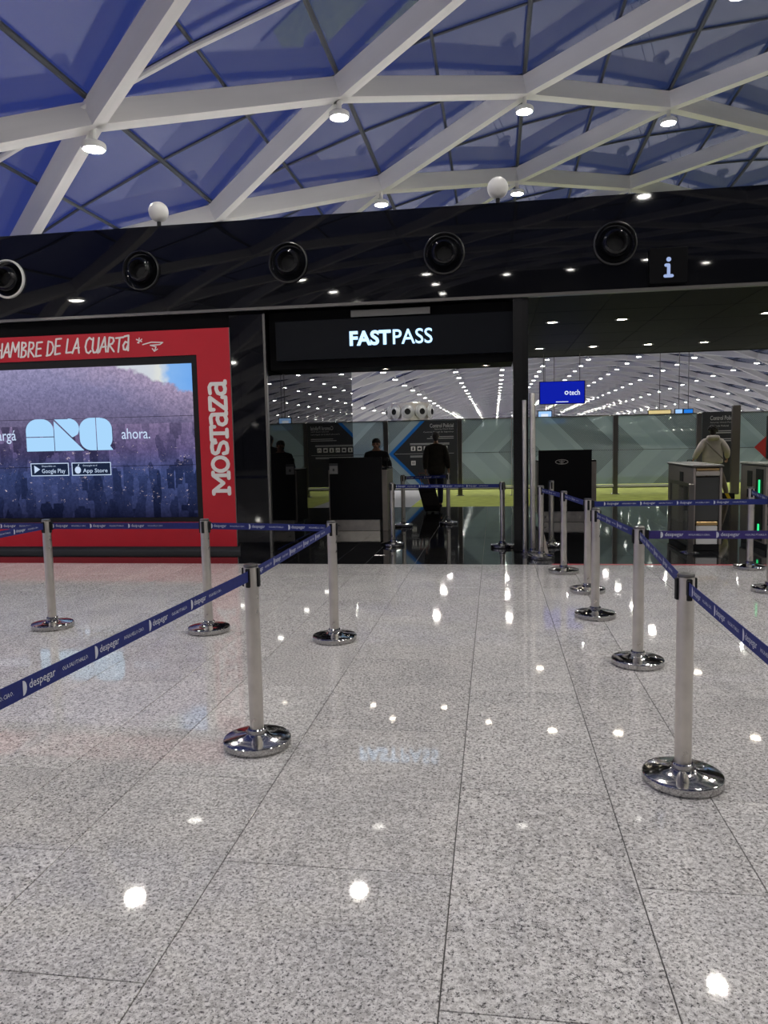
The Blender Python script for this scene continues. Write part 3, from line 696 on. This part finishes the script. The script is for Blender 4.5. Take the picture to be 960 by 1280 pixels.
belt(pp[3], extra[1][:2], 'printed blue belt leaving the left edge along the screen'); belt(pp[3], extra[2][:2], 'printed blue belt leaving the left edge slantwise')
belt(pp[4], extra[3][:2], 'printed blue belt running from the nearest right post out of the picture', start=.08)
belt(pp[4], pp[5], 'printed blue belt between the two nearest right posts'); belt(pp[5], pp[6], 'printed blue belt behind the second nearest right post')
belt(pp[5], extra[4][:2], 'violet blue belt crossing in front of the gates', violet, start=.10)
belt(pp[7], pp[12], 'long horizontal blue belt in front of the gates', start=.12)
belt(pp[7], pp[8], 'short blue belt in front of the right black desk, near one'); belt(pp[8], pp[9], 'short blue belt in front of the right black desk, far one')
belt(pp[12], pp[11], 'short blue belt at the right edge by the green lights')
belt(pp[13], pp[14], 'blue belt across the front of the left lane'); belt(pp[15], pp[16], 'blue belt across the rear of the left lane, behind the suitcase')

# ================================================================== check desks
def desk(x, y, w, label, zt, paper, emblem):
    t = thing('check_desk', label, 'desk', (x, y, 0))
    obj('front_panel', MB().bbox(0, w, 0, .05, .21, zt, .006), mat('desk black', (.005, .005, .007), .35, spec=.2), t)
    obj('plinth', MB().bbox(.04, w-.06, .06, .75, 0, .21, .006), steel, t, label='steel plinth')
    obj('side_panel', MB().bbox(-.03, .02, .04, .8, .16, zt-.22, .006), bronze, t); obj('side_panel', MB().bbox(w+.0, w+.09, .02, .8, .0, zt-.23, .006), bronze, t)
    obj('counter_top', MB().bbox(-.03, w+.09, .05, .82, zt-.23, zt-.20, .006), blackp, t); obj('back_body', MB().bbox(.02, w, .08, .8, .21, zt-.23, .006), blackp, t)
    if paper:
        pa = obj('notice', MB().box(.0, .155, -.004, 0, 1.05, 1.24), mat('paper', (.42, .42, .42), .7), t, label='small pale notice with a dark square')
        obj('notice_print', MB().box(.06, .095, -.006, -.003, 1.10, 1.145).box(.0, .155, -.006, -.003, 1.195, 1.24), mat('notice ink', (.10, .10, .11), .6), pa)
    if emblem:
        mb = MB(); cx, cz = w*.44, zt-.225; R = [(cx+.115*math.cos(2*PI*k/28), cz+.042*math.sin(2*PI*k/28)) for k in range(29)]
        mb.strokes([R, [(cx, cz-.045), (cx, cz+.035)], [(cx-.05, cz+.012), (cx+.05, cz+.012)], [(cx-.03, cz-.02), (cx+.03, cz-.02)]], .013, 0, .004)
        obj('emblem', mb, mat('pale emblem', (.45, .44, .42), .35, .5), t, label='pale oval emblem')
    return t
desk(-2.97, 13.2, .96, 'black check desk with a pale notice, in the left lane before a seated attendant', 1.34, True, False)
desk(.83, 14.5, .99, 'black check desk with a small oval emblem, right of the black column', 1.385, False, True)
t = thing('handheld_scanner', 'small black scanner with a cable on the right corner of the left desk', 'scanner', (-1.93, 13.32, 1.14))
obj('stand', MB().lathe([(.05,0),(.05,.01),(.012,.03),(.012,.12)], n=14), blackp, t, 40); obj('head', MB().bbox(-.055, .035, -.03, .03, .12, .185, .015), blackp, t)
obj('cable', MB().path([(.03, 0, .15), (.075, 0, .13), (.09, 0, .05), (.075, 0, 0)], .006, 6), blackp, t)

# ================================================================== glass partition
PY = 21.8
for x, l in ((-5.5, 'grey partition post behind the black side wall'), (-3.17, 'grey partition post right behind the attendant'), (-1.0, 'grey partition post right of the walking man'), (.55, 'grey partition post behind the black column'), (3.38, 'grey partition post right of the right desk'), (5.62, 'grey partition post behind the left shoulder of the hooded man'), (8.6, 'grey partition post beyond the right edge')):
    t = thing('partition_post', l, 'post', (x, PY, 0)); obj('tube', MB().bbox(-.065, .065, -.06, .06, .0, 2.24, .02), dsteel, t); obj('foot_plate', MB().bbox(-.11, .11, -.11, .11, 0, .015, .004), dsteel, t)
t = thing('partition_post', 'thick brown grey post right of the hooded man', 'post', (6.44, PY-.5, 0)); obj('tube', MB().bbox(-.10, .10, -.06, .06, 0, 2.40, .02), mat('brown grey', (.10, .085, .08), .45), t)
def bay(x0, x1, m_, label, rail=True):
    t = thing('glass_partition', label, 'partition', (x0, PY, 0), 0); w = x1-x0
    for a, b in ((.29, 1.245), (1.255, 2.21)):
        mb = MB().box(.07, w-.07, -.008, .008, a, b); o = obj('glass_sheet', mb, m_, t)
    obj('seam_strip', MB().box(.07, w-.07, -.010, .010, 1.244, 1.256), dark_film, t)
    obj('top_rail', MB().box(.06, w-.06, -.02, .02, 2.21, 2.235), dsteel, t)
    if rail: obj('bottom_rail', MB().bbox(.06, w-.06, -.14, -.06, .21, .275, .006), white_p, t, label='pale rail under the glass'); obj('rail_bracket', MB().box(.06, w-.06, -.13, -.02, .185, .212), blackp, t)
bay(-5.5, -3.17, frost_l, 'frosted glass bay behind the attendant'); bay(-3.17, -1.0, frost_l, 'frosted glass bay behind the notice board with the blue chevron'); bay(-1.0, .55, frost_l, 'frosted glass bay with a left-pointing hatch, left of the black column')
bay(.55, 3.38, frost_r, 'frosted glass bay above the right black desk'); bay(3.38, 5.62, frost_r, 'frosted glass bay with a right-pointing hatch, left of the hooded man'); bay(5.62, 8.6, frost_r, 'darker frosted glass bay at the right edge', False)
t = thing('notice_board', 'dark security notice with a blue left-pointing chevron and white pictograms', 'sign', (0, PY-.05, 0))
obj('board', MB().prism([(-2.05, 2.2), (-1.07, 2.2), (-1.07, .3), (-2.05, .3), (-3.0, 1.25)], -.012, .012), dark_film, t)
w = .085
obj('chevron', MB().prism([(-3.0-w, 1.25), (-2.05-w, 2.2), (-2.05+w*.5, 2.2), (-3.0+w*.5, 1.25)], -.018, -.012).prism([(-3.0-w, 1.25), (-3.0+w*.5, 1.25), (-2.05+w*.5, .3), (-2.05-w, .3)], -.018, -.012), blue_film, t, label='blue chevron')
mb = MB()
text_fit(mb, 'Control Policial', -1.86, -1.17, 2.00, 2.115, -.016, .012); text_fit(mb, 'Security Check Point', -1.72, -1.17, 1.925, 1.975, -.016); text_fit(mb, 'Controle Policial de Segurança', -2.05, -1.17, 1.845, 1.895, -.016)
for z, x0 in ((1.735, -1.85), (1.685, -1.95), (1.545, -2.45), (1.515, -2.45), (1.185, -2.45), (1.155, -2.45)): mb.box(x0, -1.17 if z > 1.6 else -1.3, -.016, -.014, z-.009, z+.009)
mb.box(-2.9, -1.17, -.016, -.014, 1.245, 1.255)
obj('lettering', mb, sign_txt, t)
def pict(x, z, k, par):
    ic = obj('pictogram', MB().bbox(x-.065, x+.065, -.018, -.012, z-.065, z+.065, .004), whitepr, par); mb = MB()
    if k == 0: mb.ball((x, -.018, z+.03), .018, 10, 6, (1, .2, 1)); mb.box(x-.025, x+.025, -.02, -.018, z-.045, z+.012)
    elif k == 1: mb.box(x-.04, x+.04, -.02, -.018, z-.035, z+.02).box(x-.015, x+.015, -.02, -.018, z+.02, z+.035)
    elif k == 2: mb.strokes([[(x-.04, z-.02), (x-.01, z+.02), (x+.04, z-.01), (x+.04, z-.035)]], .018, -.018, .002)
    else: mb.box(x-.03, x-.012, -.02, -.018, z-.04, z+.04).box(x+.012, x+.03, -.02, -.018, z-.04, z+.04)
    obj('glyph', mb, dark_film, ic)
for i in range(6):
    pict(-2.36+i*.188, 1.40, i % 3, t)
pict(-2.36, .98, 3, t)
t = thing('notice_board', 'dark security notice without chevron, behind the hooded man', 'sign', (0, PY-.05, 0))
obj('board', MB().box(5.70, 6.6, -.012, .012, .3, 2.25), dark_film, t)
mb = MB(); text_fit(mb, 'Control Policial', 5.90, 6.56, 2.02, 2.14, -.016, .012); text_fit(mb, 'Security Check Point', 5.90, 6.5, 1.93, 1.975, -.016); text_fit(mb, 'Controle Policial', 5.90, 6.38, 1.84, 1.885, -.016)
for z in (1.72, 1.67, 1.5, 1.45): mb.box(5.9, 6.5, -.016, -.014, z-.012, z+.012)
obj('lettering', mb, sign_txt, t)
t = thing('chevron_sign', 'small red left-pointing chevron on the glass at the right edge', 'sign', (0, PY-.03, 0))
obj('chevron', MB().prism([(7.07, 1.25), (7.42, 1.60), (7.42, .90)], -.012, .0), red_film, t)

# distant things seen above the partition
def jets(x, y, zc, R, r, cnt, label):
    t = thing('air_column', label, 'column', (x, y, 0))
    obj('drum', MB().lathe([(R*.97, 0), (R*.97, zc-.55), (R, zc-.5), (R, zc-.42), (R*.93, zc-.40), (R*.93, zc+.42), (R*.9, zc+.45), (0, zc+.45)], n=40), steel, t, 40)
    nm = fix(MB().lathe([(r*.62,.0),(r*.62,.05),(r,.07),(r,.10),(r*.80,.12),(r*.80,.10),(r*.66,.16),(r*.5,.20),(r*.44,.2)], n=20, axis='y').mesh('nozzle'), 50); nm.materials.append(mat('satin aluminium', (.42, .42, .42), .35, .4))
    hm = fix(MB().lathe([(r*.44,.2),(r*.42,.12),(0,.1)], n=16, axis='y').mesh('nozzle_mouth'), 50); hm.materials.append(blackp)
    for k in range(cnt):
        a = 2*PI*k/cnt
        for nmx, me in (('nozzle', nm), ('nozzle_mouth', hm)):
            o = link(nmx, me, t, (R*.93*math.sin(a), -R*.93*math.cos(a), zc), a)
jets(-4.02, 36, 3.02, 1.02, .33, 10, 'round steel air column with white ball nozzles, seen over the glass'); jets(-5.55, 72, 3.02, 1.3, .38, 10, 'smaller steel air column with nozzles far behind the first')
t = thing('hanging_screen', 'blue screen with a white word, hung on two rods over the right desk', 'screen', (1.06, 17.8, 0))
obj('casing', MB().bbox(-.02, 1.02, 0, .06, 2.40, 2.93, .008), blackp, t); obj('display', MB().box(-.0, 1.0, -.004, .0, 2.415, 2.915), screen_blue, t)
mb = MB(); text_fit(mb, 'tech', .66, .90, 2.60, 2.72, -.006, .012); mb.strokes([[(.60+.035*math.cos(2*PI*k/12), 2.655+.035*math.sin(2*PI*k/12)) for k in range(13)]], .02, -.004, .002); mb.box(.36, .64, -.006, -.004, 2.445, 2.46); obj('display_print', mb, screen_txt, t)['kind'] = 'stuff'
for x in (.08, .90): obj('rod', MB().tube((x, .03, 2.93), (x, .03, SOF), .008, 6), dsteel, t)
def flat_screen(x0, x1, y, z0, z1, m_, l, m2=None):
    t = thing('distant_screen', l, 'screen', (x0, y, z0)); obj('casing', MB().bbox(-.03, x1-x0+.03, 0, .06, -.03, z1-z0+.03, .006), blackp, t); obj('display', MB().box(0, x1-x0, -.006, 0, 0, z1-z0), m_, t)
    if m2: obj('display_print', MB().box((x1-x0)*.2, (x1-x0)*.75, -.009, -.006, (z1-z0)*.3, (z1-z0)*.7), m2, t)
    obj('hanger', MB().tube(((x1-x0)/2, .03, z1-z0), ((x1-x0)/2, .03, zl((x0+x1)/2, y)+.5-z0), .015, 6), dsteel, t)
flat_screen(1.72, 2.22, 30, 2.36, 2.68, screen_pale, 'small pale blue screen hanging far behind, left of the blue hanging screen', screen_txt); flat_screen(1.95, 2.85, 31, 2.20, 2.42, screen_mid, 'lower small blue screen far behind, just above the glass', screen_pale)
flat_screen(6.08, 6.92, 31, 2.50, 2.64, screen_yel, 'narrow yellow lit sign far behind, above the glass on the right'); flat_screen(7.10, 7.36, 31, 2.46, 2.66, screen_pale, 'tiny pale blue screen far behind, right of the yellow sign'); flat_screen(7.42, 7.75, 31, 2.47, 2.65, screen_mid, 'tiny dark blue screen far behind, beside the brown post')

# ================================================================== security gates
def gate(x, label, led_on, dp=1.5):
    t = thing('security_gate', label, 'gate', (x, 10.78, 0))
    obj('plinth', MB().bbox(.02, .36, .02, dp, 0, .09, .006), blackp, t)
    obj('side_panel', MB().bbox(0, .03, .0, dp, .09, 1.16, .008), bronze, t); obj('side_panel', MB().bbox(.35, .38, .0, dp, .09, 1.16, .008), bronze, t)
    obj('core', MB().box(.03, .35, .06, dp-.02, .09, 1.16), blackp, t)
    obj('top_cap', MB().bbox(-.015, .395, -.02, dp+.02, 1.16, 1.20, .012), dsteel, t)
    obj('front_panel', MB().bbox(.035, .345, .02, .06, .42, 1.03, .006), smoke, t); obj('front_head', MB().bbox(.035, .345, -.005, .06, 1.04, 1.12, .01), steel, t)
    obj('reader_plate', MB().bbox(.04, .34, -.012, .05, 1.125, 1.15, .004), brass, t, label='brass coloured reader plate')
    obj('bumper', MB().bbox(.05, .33, .0, .06, .36, .41, .008), brass, t); obj('front_foot', MB().bbox(.05, .33, .01, .06, .09, .35, .008), white_p, t, label='pale lower front')
    obj('side_slot', MB().box(-.006, .0, .55, .75, .85, 1.08), blackp, t)
    if led_on:
        obj('slot_panel', MB().box(-.008, .0, .10, .38, .12, 1.12), blackp, t)
        for a, b in ((.78, .97), (.16, .35)): obj('led_strip', MB().box(-.016, -.006, .20, .25, a, b), led, t, label='green lit strip')
    return t
gate(2.72, 'steel security gate cabinet with a dark front panel, in front of the hooded man', False); gate(3.665, 'steel security gate cabinet with green light strips at the right edge', True, 1.05)
t = thing('glass_barrier', 'low framed glass barrier with a round foot before the first gate', 'barrier', (2.66, 10.66, 0))
obj('post', MB().bbox(-.035, .035, -.03, .03, 0, .95, .01), dsteel, t); obj('foot_plate', MB().lathe([(.13, 0), (.13, .01), (.04, .025)], n=24), polish, t, 40)
obj('frame', MB().box(-.015, .015, .03, 1.2, .90, .95).box(-.015, .015, 1.15, 1.2, .08, .9).box(-.015, .015, .03, 1.2, .08, .13), dsteel, t); obj('glass_sheet', MB().box(-.004, .004, .03, 1.15, .13, .9), clear_glass, t)
t = thing('hazard_bar', 'yellow and black striped bar across the gate passage', 'barrier', (3.15, 11.95, .63))
obj('bar', MB().bbox(0, .47, 0, .05, 0, .09, .006), blackp, t)
for k in range(4): obj('stripe', MB().prism([(.0+k*.122, .005), (.052+k*.122, .005), (.010+k*.122+.0, .085), (max(0, -.042+k*.122), .085)], -.004, .0), yellow, t)
obj('lower_edge', MB().box(.0, .46, -.003, .04, -.015, 0), white_p, t)
t = thing('kiosk_screen', 'black framed pale screen standing on the right gate, cut by the picture edge', 'screen', (3.80, 10.98, 1.20))
obj('casing', MB().bbox(-.06, .30, 0, .06, .06, .66, .01), blackp, t); obj('display', MB().box(-.03, .27, -.004, 0, .09, .63), screen_pale, t); obj('neck', MB().bbox(.02, .10, .01, .05, 0, .07, .006), blackp, t)

# ================================================================== people
def skin_mesh(name, pts, edges, m_, parent, root=0, sub=2, label=None):
    me = bpy.data.meshes.new(name); me.from_pydata([p[0] for p in pts], edges, []); me.update()
    o = link(name, me)
    md = o.modifiers.new('skin', 'SKIN'); md.branch_smoothing = .4
    sl = me.skin_vertices[0].data
    for k, p in enumerate(pts):
        r = p[1]; sl[k].radius = r if isinstance(r, tuple) else (r, r); sl[k].use_root = (k == root)
    sb = o.modifiers.new('sub', 'SUBSURF'); sb.levels = sub; sb.render_levels = sub
    dg = bpy.context.evaluated_depsgraph_get(); nm = bpy.data.meshes.new_from_object(o.evaluated_get(dg))
    o.modifiers.clear(); o.data = nm; bpy.data.meshes.remove(me); nm.name = name
    for p in nm.polygons: p.use_smooth = True
    nm.materials.clear(); nm.materials.append(m_)
    if parent is not None: o.parent = parent
    if label: o['label'] = label
    return o
def chain(pts, edges, items, start=None):
    prev = start
    for p, r in items:
        pts.append((p, r)); k = len(pts)-1
        if prev is not None: edges.append((prev, k))
        prev = k
    return prev
def hand(pts, edges, wrist, d, side, palm_n, curl=.5):
    # palm and five unequal bent fingers, thumb leaving the side of the palm
    d = Vector(d).normalized(); n = Vector(palm_n).normalized(); s = d.cross(n).normalized()*side; wpos = Vector(pts[wrist][0])
    pc = wpos+d*.055; k0 = chain(pts, edges, [(tuple(wpos+d*.03), (.020, .026)), (tuple(pc), (.018, .032))], wrist)
    for q, ln_ in ((-1.5, .060), (-.5, .072), (.5, .078), (1.5, .070)):
        b = pc+d*.035+s*q*.019; e1 = (d*math.cos(curl)+n*math.sin(curl)); e2 = (d*math.cos(curl*2)+n*math.sin(curl*2))
        chain(pts, edges, [(tuple(b), .0095), (tuple(b+e1*ln_*.5), .0085), (tuple(b+e1*ln_*.5+e2*ln_*.45), .0072)], k0)
    tb = wpos+d*.035+s*.034; td = (d*.65+s*.6+n*.4).normalized()
    chain(pts, edges, [(tuple(tb), .011), (tuple(tb+td*.032), .0095), (tuple(tb+td*.058), .008)], k0-1)
def person(name, label, loc, rotz, J, parts):
    """J: joint positions in the figure's own frame (x = its right, y = forward)."""
    pts = []; E_ = []
    k_p = chain(pts, E_, [((0, 0, J['hip']), (.145, .11))])
    k_c = chain(pts, E_, [((0, J['lean']*.35, J['hip']+.18), (.135, .095)), ((0, J['lean']*.8, J['sh']-.14), (.155, .105)), ((0, J['lean'], J['sh']-.01), (.12, .085))], k_p)
    k_n = chain(pts, E_, [((0, J['lean']+.01, J['sh']+.075), (.052, .055))], k_c)
    hz = J['head']; hy = J['lean']+.025; hx = J.get('hx', 0)
    k_h = chain(pts, E_, [((hx*.6, hy+.012, hz-.088), (.052, .060)), ((hx, hy+.014, hz-.045), (.070, .084)), ((hx, hy+.008, hz+.02), (.082, .099)), ((hx, hy+.002, hz+.078), (.068, .084)), ((hx, hy, hz+.108), (.028, .036))], k_n)
    pts.append(((hx, hy+.112, hz-.020), (.012, .014))); E_.append((k_h-3, len(pts)-1))           # nose
    for s in (1, -1):
        pts.append(((hx+s*.084, hy-.006, hz-.008), (.010, .020))); E_.append((k_h-2, len(pts)-1)) # ears
    ends = {}
    for s, key in ((1, 'R'), (-1, 'L')):
        sh = (s*.175, J['lean'], J['sh']-.035); el = J['el'+key]; wr = J['wr'+key]
        k = chain(pts, E_, [(sh, .052), (tuple((Vector(sh)+Vector(el))/2), .047), (el, .040), (tuple((Vector(el)+Vector(wr))/2), .038), (wr, .027)], k_c)
        d = Vector(wr)-Vector(el); pn = J.get('pn'+key, (-s, 0, 0)); hand(pts, E_, k, d, J.get('hs'+key, s), pn, J.get('curl', .5))
        kn = J['kn'+key]; an = J['an'+key]; hp = (s*.09, 0, J['hip']-.08)
        k = chain(pts, E_, [(hp, .088), (tuple((Vector(hp)+Vector(kn))/2), .074), (kn, .055), (tuple(Vector(kn)*.65+Vector(an)*.35), .054), (an, .038), (tuple(Vector(an)+Vector((0, .07, -.045))), (.038, .028)), (tuple(Vector(an)+Vector((0, .15, -.055))), (.036, .022))], k_p)
    body = skin_mesh(name, pts, E_, parts['skin'], None, 0, 2)
    body.location = loc; body.rotation_euler = (0, 0, rotz)
    body['label'] = label; body['category'] = 'person'
    # jacket / top
    jp = []; je = []; t = parts.get('jt', 1.18); hem = parts['hem']
    a = chain(jp, je, [((0, 0, hem), (parts.get('hw', .205), .15)), ((0, J['lean']*.4, (hem+J['sh'])/2-.05), (.192*t/1.18, .135)), ((0, J['lean']*.85, J['sh']-.14), (.200*t/1.18, .138)), ((0, J['lean'], J['sh']-.005), (.145*t/1.18, .108)), ((0, J['lean']+.0, J['sh']+.065), (.080, .084))])
    for s, key in ((1, 'R'), (-1, 'L')):
        sh = Vector((s*.185, J['lean'], J['sh']-.045)); el = Vector(J['el'+key]); wr = Vector(J['wr'+key])
        chain(jp, je, [(tuple(sh), .078*t/1.18), (tuple((sh+el)/2), .072*t/1.18), (tuple(el), .064*t/1.18), (tuple((el+wr)/2), .056*t/1.18), (tuple(wr-(wr-el).normalized()*.01), .044*t/1.18)], a-1)
    skin_mesh(parts['topname'], jp, je, parts['top'], body, 1, 2)
    lp = []; le = []
    a = chain(lp, le, [((0, 0, J['hip']+.08), (.155, .12)), ((0, 0, J['hip']-.02), (.165, .128))])
    for s, key in ((1, 'R'), (-1, 'L')):
        hp = Vector((s*.092, 0, J['hip']-.12)); kn = Vector(J['kn'+key]); an = Vector(J['an'+key])
        chain(lp, le, [(tuple(hp), .105), (tuple((hp+kn)/2), .092), (tuple(kn), .075), (tuple((kn+an)/2), .070), (tuple(an+Vector((0, 0, .0))), .060)], a)
    skin_mesh('trousers', lp, le, parts['legs'], body, 0, 2)
    for s, key in ((1, 'R'), (-1, 'L')):
        an = Vector(J['an'+key]); sp = []; se = []
        chain(sp, se, [(tuple(an+Vector((0, -.045, -.045))), (.040, .042)), (tuple(an+Vector((0, .05, -.048))), (.045, .038)), (tuple(an+Vector((0, .13, -.058))), (.046, .028)), (tuple(an+Vector((0, .185, -.062))), (.034, .022))])
        skin_mesh('shoe', sp, se, parts['shoe'], body, 0, 2)
    # hair cap, eyes, brows, mouth
    hv = parts.get('hv', 1.)
    hb = MB().ball((hx, hy-.022, hz+.042), .094*hv, 20, 14, (.94, 1.06, .92)).ball((hx, hy-.05, hz-.025), .066*hv, 16, 10, (1.02, .8, 1.0))
    if hv > 1.05:
        for q in range(26):
            a_ = q*2.4; e_ = -.2+1.6*q/26; hb.ball((hx+.10*math.cos(a_)*math.cos(e_), hy-.03+.10*math.sin(a_)*math.cos(e_), hz+.045+.095*math.sin(e_)), .032, 8, 6)
    obj('hair', hb, parts['hair'], body, 60)
    for s in (1, -1):
        obj('eye', MB().ball((hx+s*.031, hy+.088, hz+.012), .013, 10, 8), mat('eye', (.03, .02, .015), .2), body, 60); obj('eyebrow', MB().tube((hx+s*.016, hy+.098, hz+.035), (hx+s*.048, hy+.086, hz+.036), .005, 6), parts['hair'], body)
    obj('mouth', MB().tube((hx-.022, hy+.086, hz-.052), (hx+.022, hy+.086, hz-.052), .0065, 6), mat('lips', (.30, .10, .09), .5), body, 60)
    return body, (hx, hy, hz)
J = dict(hip=.95, sh=1.50, head=1.70, lean=.03, elR=(.255, -.02, 1.20), wrR=(.285, .03, .95), elL=(-.245, -.06, 1.20), wrL=(-.24, -.11, .94), knR=(.09, .17, .52), anR=(.09, .02, .16), knL=(-.09, -.02, .50), anL=(-.09, -.16, .10), curl=.8)
man, hd = person('person', 'person walking away in a dark brown jacket, pulling a black rolling suitcase', (-1.33, 17.05, 0), .06, J,
    dict(skin=skin_dark, top=jacket_br, topname='jacket', hem=.82, jt=1.45, hw=.225, legs=jeans, shoe=dark_cloth, hair=hair_grey))
J = dict(hip=.92, sh=1.41, head=1.56, lean=.02, elR=(.25, .02, 1.08), wrR=(.18, .24, 1.08), elL=(-.25, .02, 1.08), wrL=(-.18, .24, 1.08), knR=(.09, .03, .49), anR=(.09, 0, .095), knL=(-.09, .03, .49), anL=(-.09, 0, .095), curl=.5)
lady, hd2 = person('person', 'person with dark tied-back hair and dark jacket behind the left desk, facing the camera', (-2.32, 14.62, 0), PI+.05, J,
    dict(skin=skin, top=dark_cloth, topname='jacket', hem=.80, legs=dark_cloth, shoe=dark_cloth, hair=hair))
obj('hair_bun', MB().ball((hd2[0], hd2[1]-.115, hd2[2]+.075), .055, 14, 10, (1, .9, .9)), hair, lady, 60)
J = dict(hip=.95, sh=1.50, head=1.70, lean=.03, hx=.0, elR=(.33, -.02, 1.22), wrR=(.36, .14, 1.02), elL=(-.34, -.04, 1.22), wrL=(-.44, .05, 1.00), knR=(.26, .12, .52), anR=(.36, .05, .10), knL=(-.10, 0, .50), anL=(-.10, -.05, .10), curl=.9)
hood, hd3 = person('person', 'person seen from behind in a beige hooded top with a crossbody strap', (5.42, 19.7, 0), -.12, J,
    dict(skin=skin_dark, top=hoodie_m, topname='hooded_top', hem=.88, hw=.285, jt=1.62, legs=trous, shoe=white_p, hair=hair, hv=1.14))
hp = []; he = []
chain(hp, he, [((-.13, .03, 1.555), (.055, .055)), ((-.09, -.07, 1.545), (.08, .07)), ((0, -.105, 1.50), (.105, .085)), ((.09, -.07, 1.545), (.08, .07)), ((.13, .03, 1.555), (.055, .055))])
skin_mesh('hood', hp, he, hoodie_m, hood, 2, 2)
tag(obj('crossbody_strap', MB().path([(-.17, -.08, 1.50), (-.12, -.165, 1.38), (-.02, -.19, 1.26), (.10, -.19, 1.14), (.22, -.15, 1.02)], .018, 6), mat('strap', (.25, .22, .20), .8), hood), 'light strap crossing the back', 'strap')
for k in ('category',):
    for o in hood.children:
        if k in o: del o[k]
t = thing('hand_bag', 'black bag with a yellow tab held by the hooded person', 'bag', (4.90, 19.80, .66)); obj('bag_body', MB().bbox(-.13, .13, -.05, .05, 0, .24, .03), dark_cloth, t); obj('strap_loop', MB().path([(-.07, 0, .23), (-.05, 0, .33), (.05, 0, .33), (.07, 0, .23)], .012, 6), dark_cloth, t); obj('tab', MB().bbox(.09, .15, -.07, -.05, .10, .27, .01), yellow, t)
# suitcase, leaning on its wheels towards the walker's hand
t = thing('rolling_suitcase', 'black rolling suitcase tilted behind the walking person', 'suitcase', (-1.38, 16.55, 0)); ti = .42
def tl(mb):
    c, s = math.cos(ti), math.sin(ti); b = .28
    mb.v = [(x*math.cos(b)+(z-.05)*math.sin(b)*-1, y*c+(z-.05)*s, -y*s+(z-.05)*c+.055+.0) for x, y, z in mb.v]; return mb
obj('shell', tl(MB().bbox(-.20, .20, -.13, .11, .06, .60, .035)), case_m, t, 30); obj('front_pocket', tl(MB().bbox(-.165, .165, -.165, -.125, .10, .42, .018)), case_m, t, 30); obj('top_pocket', tl(MB().bbox(-.165, .165, -.155, -.125, .45, .57, .012)), case_m, t, 30)
obj('telescopic_handle', tl(MB().tube((-.09, .09, .58), (-.09, .09, .99), .009, 6).tube((.09, .09, .58), (.09, .09, .99), .009, 6).tube((-.10, .09, .99), (.10, .09, .99), .014, 8)), mat('handle', (.30, .14, .13), .4), t)
obj('grip', tl(MB().path([(-.06, .0, .60), (-.05, 0, .625), (.05, 0, .625), (.06, 0, .60)], .012, 6)), blackp, t)
for x in (-.15, .15): obj('wheel', tl(MB().tube((x-.018, .08, .045), (x+.018, .08, .045), .042, 14)), blackp, t)
